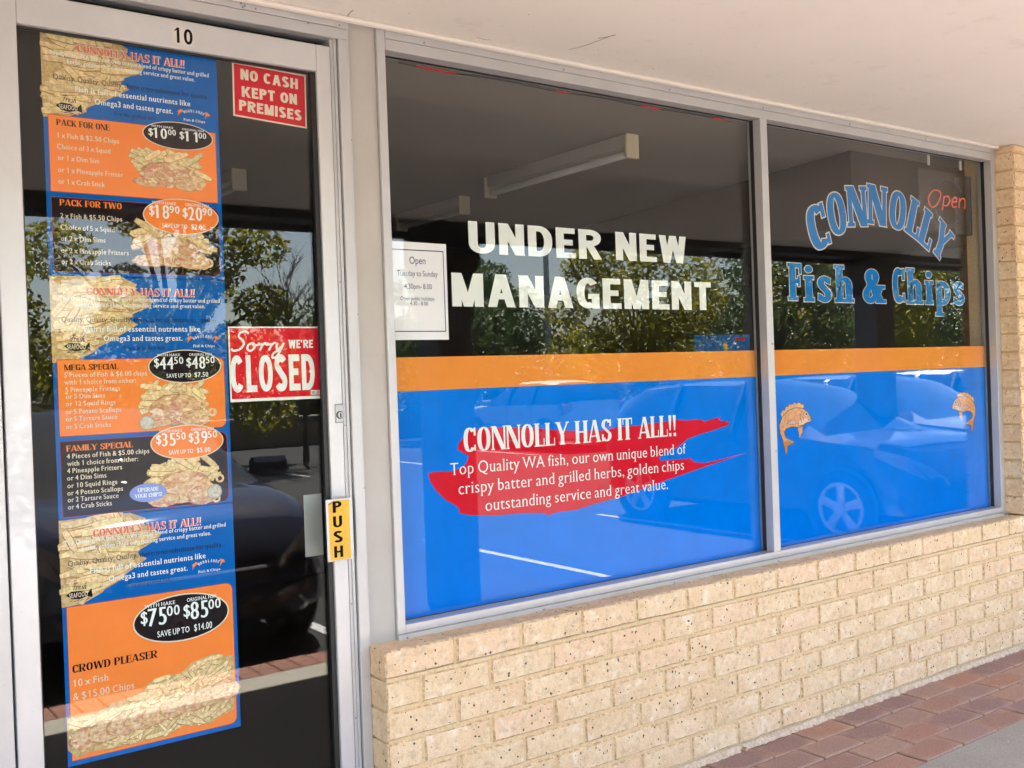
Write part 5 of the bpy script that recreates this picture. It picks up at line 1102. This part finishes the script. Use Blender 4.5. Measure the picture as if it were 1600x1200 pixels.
hs = thing('shed_building', (-2, -34, AZ), 'long low building with a pale metal roof behind the hedge', 'building')
MB().box(-14, 12, -3, 3, 0, 2.4).build('wall', M_retain, hs); m = MB(); m.mesh([(-14.5, -3.6, 2.35), (12.5, -3.6, 2.35), (12.5, 3.6, 2.35), (-14.5, 3.6, 2.35), (-14.5, 0, 3.5), (12.5, 0, 3.5)], [(0, 1, 5, 4), (3, 2, 5, 4), (0, 4, 3), (1, 5, 2), (0, 1, 2, 3)]); m.build('roof', M_column, hs)
for x in (-9, -4.5, 0, 4.5, 9): f = MB().box(x-.8, x+.8, 3.003, 3.05, .9, 1.9, 0, .01).build('window', M_frame, hs); MB().box(x-.7, x+.7, 3.052, 3.06, 1.0, 1.8).build('pane', M_cglass, f)
# ------------------------------------------------------------------ trees
def leafmat(name, ca, cb, tr):
    m = bpy.data.materials.new(name); m.use_nodes = True; t = m.node_tree; b = t.nodes['Principled BSDF']; b.inputs['Roughness'].default_value = .5
    ge = N(m, 'ShaderNodeVertexColor'); ge.layer_name = 'print'; c = mixc(m, N_sep(m, ge.outputs[0]), ca, cb); L(m, c, b.inputs['Base Color'])
    tl = N(m, 'ShaderNodeBsdfTranslucent'); L(m, mixc(m, 1.0, c, tr, 'MULTIPLY'), tl.inputs[0]); mx = N(m, 'ShaderNodeMixShader'); mx.inputs[0].default_value = .45
    L(m, b.outputs[0], mx.inputs[1]); L(m, tl.outputs[0], mx.inputs[2]); L(m, mx.outputs[0], t.nodes['Material Output'].inputs[0]); return m
def N_sep(m, o): s = N(m, 'ShaderNodeSeparateColor'); L(m, o, s.inputs[0]); return s.outputs[0]
M_bark = ground_mat('bark', (.10, .08, .065), (.17, .14, .11), 4, 30, .6)
M_leafA = leafmat('olive_leaves', (.095, .090, .020), (.24, .215, .050), (1.8, 1.9, 1.0)); M_leafB = leafmat('dark_gum_leaves', (.035, .052, .030), (.075, .095, .05), (1.6, 1.8, 1.1))
def leaves(cl, n, sz, rnd):
    m = MB(); vs = []; fs = []; cols = []
    for i in range(n):
        cx, cy, cz, rx, rz = rnd.choices(cl, [c[3]**2 for c in cl])[0]
        a, u = rnd.uniform(0, 6.283), rnd.uniform(-1, 1); r = rnd.random()**.28; s_ = math.sqrt(1-u*u)
        p = Vector((cx+rx*r*s_*math.cos(a), cy+rx*r*s_*math.sin(a), cz+rz*r*u)); d = Vector((rnd.gauss(0, 1), rnd.gauss(0, 1), rnd.gauss(-.3, .8))).normalized(); e = d.cross(Vector((rnd.gauss(0, 1), rnd.gauss(0, 1), rnd.gauss(0, 1)))).normalized()
        l, w = sz*rnd.uniform(.6, 1.4), sz*rnd.uniform(.3, .6); g = rnd.random()
        m.poly([p-d*l*.5, p+e*w*.5, p+d*l*.5, p-e*w*.5], 0, (g, g, g))
    return m
def tree(name, loc, h, w, seed, leafm, lab, group, n=5200, sz=.17, trunk=.32, low=.22):
    rnd = random.Random(seed); t = thing(name, loc, lab, 'tree', group)
    tr = MB(); top = Vector((rnd.uniform(-.2, .2), rnd.uniform(-.2, .2), h*trunk)); tr.tube([(0, 0, -.1), tuple(top*.5+Vector((.05, 0, 0))), tuple(top)], [.16*h/5, .12*h/5, .10*h/5], 8); cl = []
    nc = 22
    for i in range(nc):
        f = (i+.5)/nc; a = i*2.4+rnd.uniform(-.4, .4); z = h*(low+(.95-low)*f); rr = w*math.sin(math.pi*min(.97, .22+.72*f))**.8*rnd.uniform(.40, .95)
        c = Vector((rr*math.cos(a), rr*math.sin(a), z)); cr = w*rnd.uniform(.20, .42); cl.append((c.x, c.y, c.z, cr, cr*rnd.uniform(.6, .9)))
        mid = top.lerp(c, .5)+Vector((0, 0, .1*h*rnd.uniform(-.3, .6))); tr.tube([tuple(top*rnd.uniform(.7, 1)), tuple(mid), tuple(c)], [.05*h/5, .03*h/5, .012*h/5], 5)
    tr.build('trunk', M_bark, t); o = leaves(cl, n, sz, rnd).build('crown', leafm, t, fix=False); return t
G1 = 'trees beyond the car park'
TL = [(15.0, -14.6, 4.9, 2.5, 'A', 'broad sunlit olive-green tree mirrored behind the word NEW'), (12.3, -18.5, 4.6, 1.9, 'B', 'dark rounded gum mirrored above the middle of MANAGEMENT'),
      (4.7, -15.6, 6.6, 2.4, 'A', 'large leafy tree mirrored in the door glass beside the closed sign'), (.6, -15.6, 6.2, 2.5, 'A', 'leafy tree mirrored behind the upper menu posters'), (-3.6, -16.0, 5.6, 2.4, 'B', 'dark tree mirrored along the left edge of the door glass'),
      (20.5, -15.0, 5.6, 2.9, 'B', 'dark green tree mirrored behind the letters of Fish'), (26.0, -16.5, 6.2, 3.2, 'A', 'yellow-green tree mirrored behind the word Chips'), (32.0, -19.0, 7.2, 3.8, 'B', 'tall dark tree mirrored beside the brick pier'),
      (38.5, -22.0, 7.6, 4.2, 'B', 'tallest dark tree at the far right beyond the car park'), (10.8, -23.0, 3.1, 1.6, 'B', 'small dark bush-like tree mirrored at the left of MANAGEMENT'), (16.8, -24.0, 5.0, 2.4, 'B', 'dark tree standing behind the light pole'), (7.9, -24.5, 4.0, 1.7, 'B', 'slim dark tree mirrored just inside the right edge of the door glass'), (-9.5, -18, 6.5, 3.2, 'B', 'dark tree at the far left beyond the car park')]
for i, (x, y, h, w, k, lab) in enumerate(TL):
    tree('leafy_tree', (x, y, AZ), h, w, 11+i, M_leafA if k == 'A' else M_leafB, lab, G1, 15000 if w > 2.2 else 9000, .135 if w < 3 else .19, low=.12 if h > 3.5 else .05)
# bare tree
bt = thing('bare_tree', (6.9, -15.2, AZ), 'bare branching tree mirrored in the door glass right of the leafy one', 'tree'); rnd = random.Random(5); m = MB()
def twig(p, d, l, r, dep):
    q = p+d*l; m.tube([tuple(p), tuple(p+d*l*.5+Vector((rnd.uniform(-.03, .03), rnd.uniform(-.03, .03), 0))), tuple(q)], [r, r*.8, r*.6], 4)
    if dep:
        for _ in range(3 if dep > 1 else 2): twig(q-d*l*rnd.uniform(0, .4), (d+Vector((rnd.uniform(-.55, .55), rnd.uniform(-.55, .55), rnd.uniform(-.15, .25)))).normalized(), l*rnd.uniform(.62, .82), r*.6, dep-1)
twig(Vector((0, 0, 0)), Vector((0, 0, 1)), 1.3, .07, 6); m.build('branches', M_bark, bt)
# hedge along the far side
hm = leaves([(x*1.1-16, random.uniform(-.3, .3), 1.0+random.uniform(-.2, .4), .9, 1.1) for x in range(52)], 26000, .18, random.Random(3)); ho = hm.build('hedge', M_leafB, None, fix=False); ho.location = (0, -21.8, AZ); tag(ho, 'dark clipped hedge behind the tan retaining wall', 'hedge', kind='stuff')
hm = leaves([(x*1.7+12, random.uniform(-1, 1), 1.7+random.uniform(-.4, .7), 1.7, 1.9) for x in range(24)], 26000, .26, random.Random(4)); ho = hm.build('shrubbery', M_leafB, None, fix=False); ho.location = (0, -26.5, AZ); tag(ho, 'dark mass of shrubs closing off the car park on the right', 'shrubs', kind='stuff')
# ------------------------------------------------------------------ lift everything so that the pavement lies at height 0
for o in scene.objects:
    if o.parent is None and o.type != 'CAMERA' : o.location.z += LIFT
bpy.context.view_layer.update()
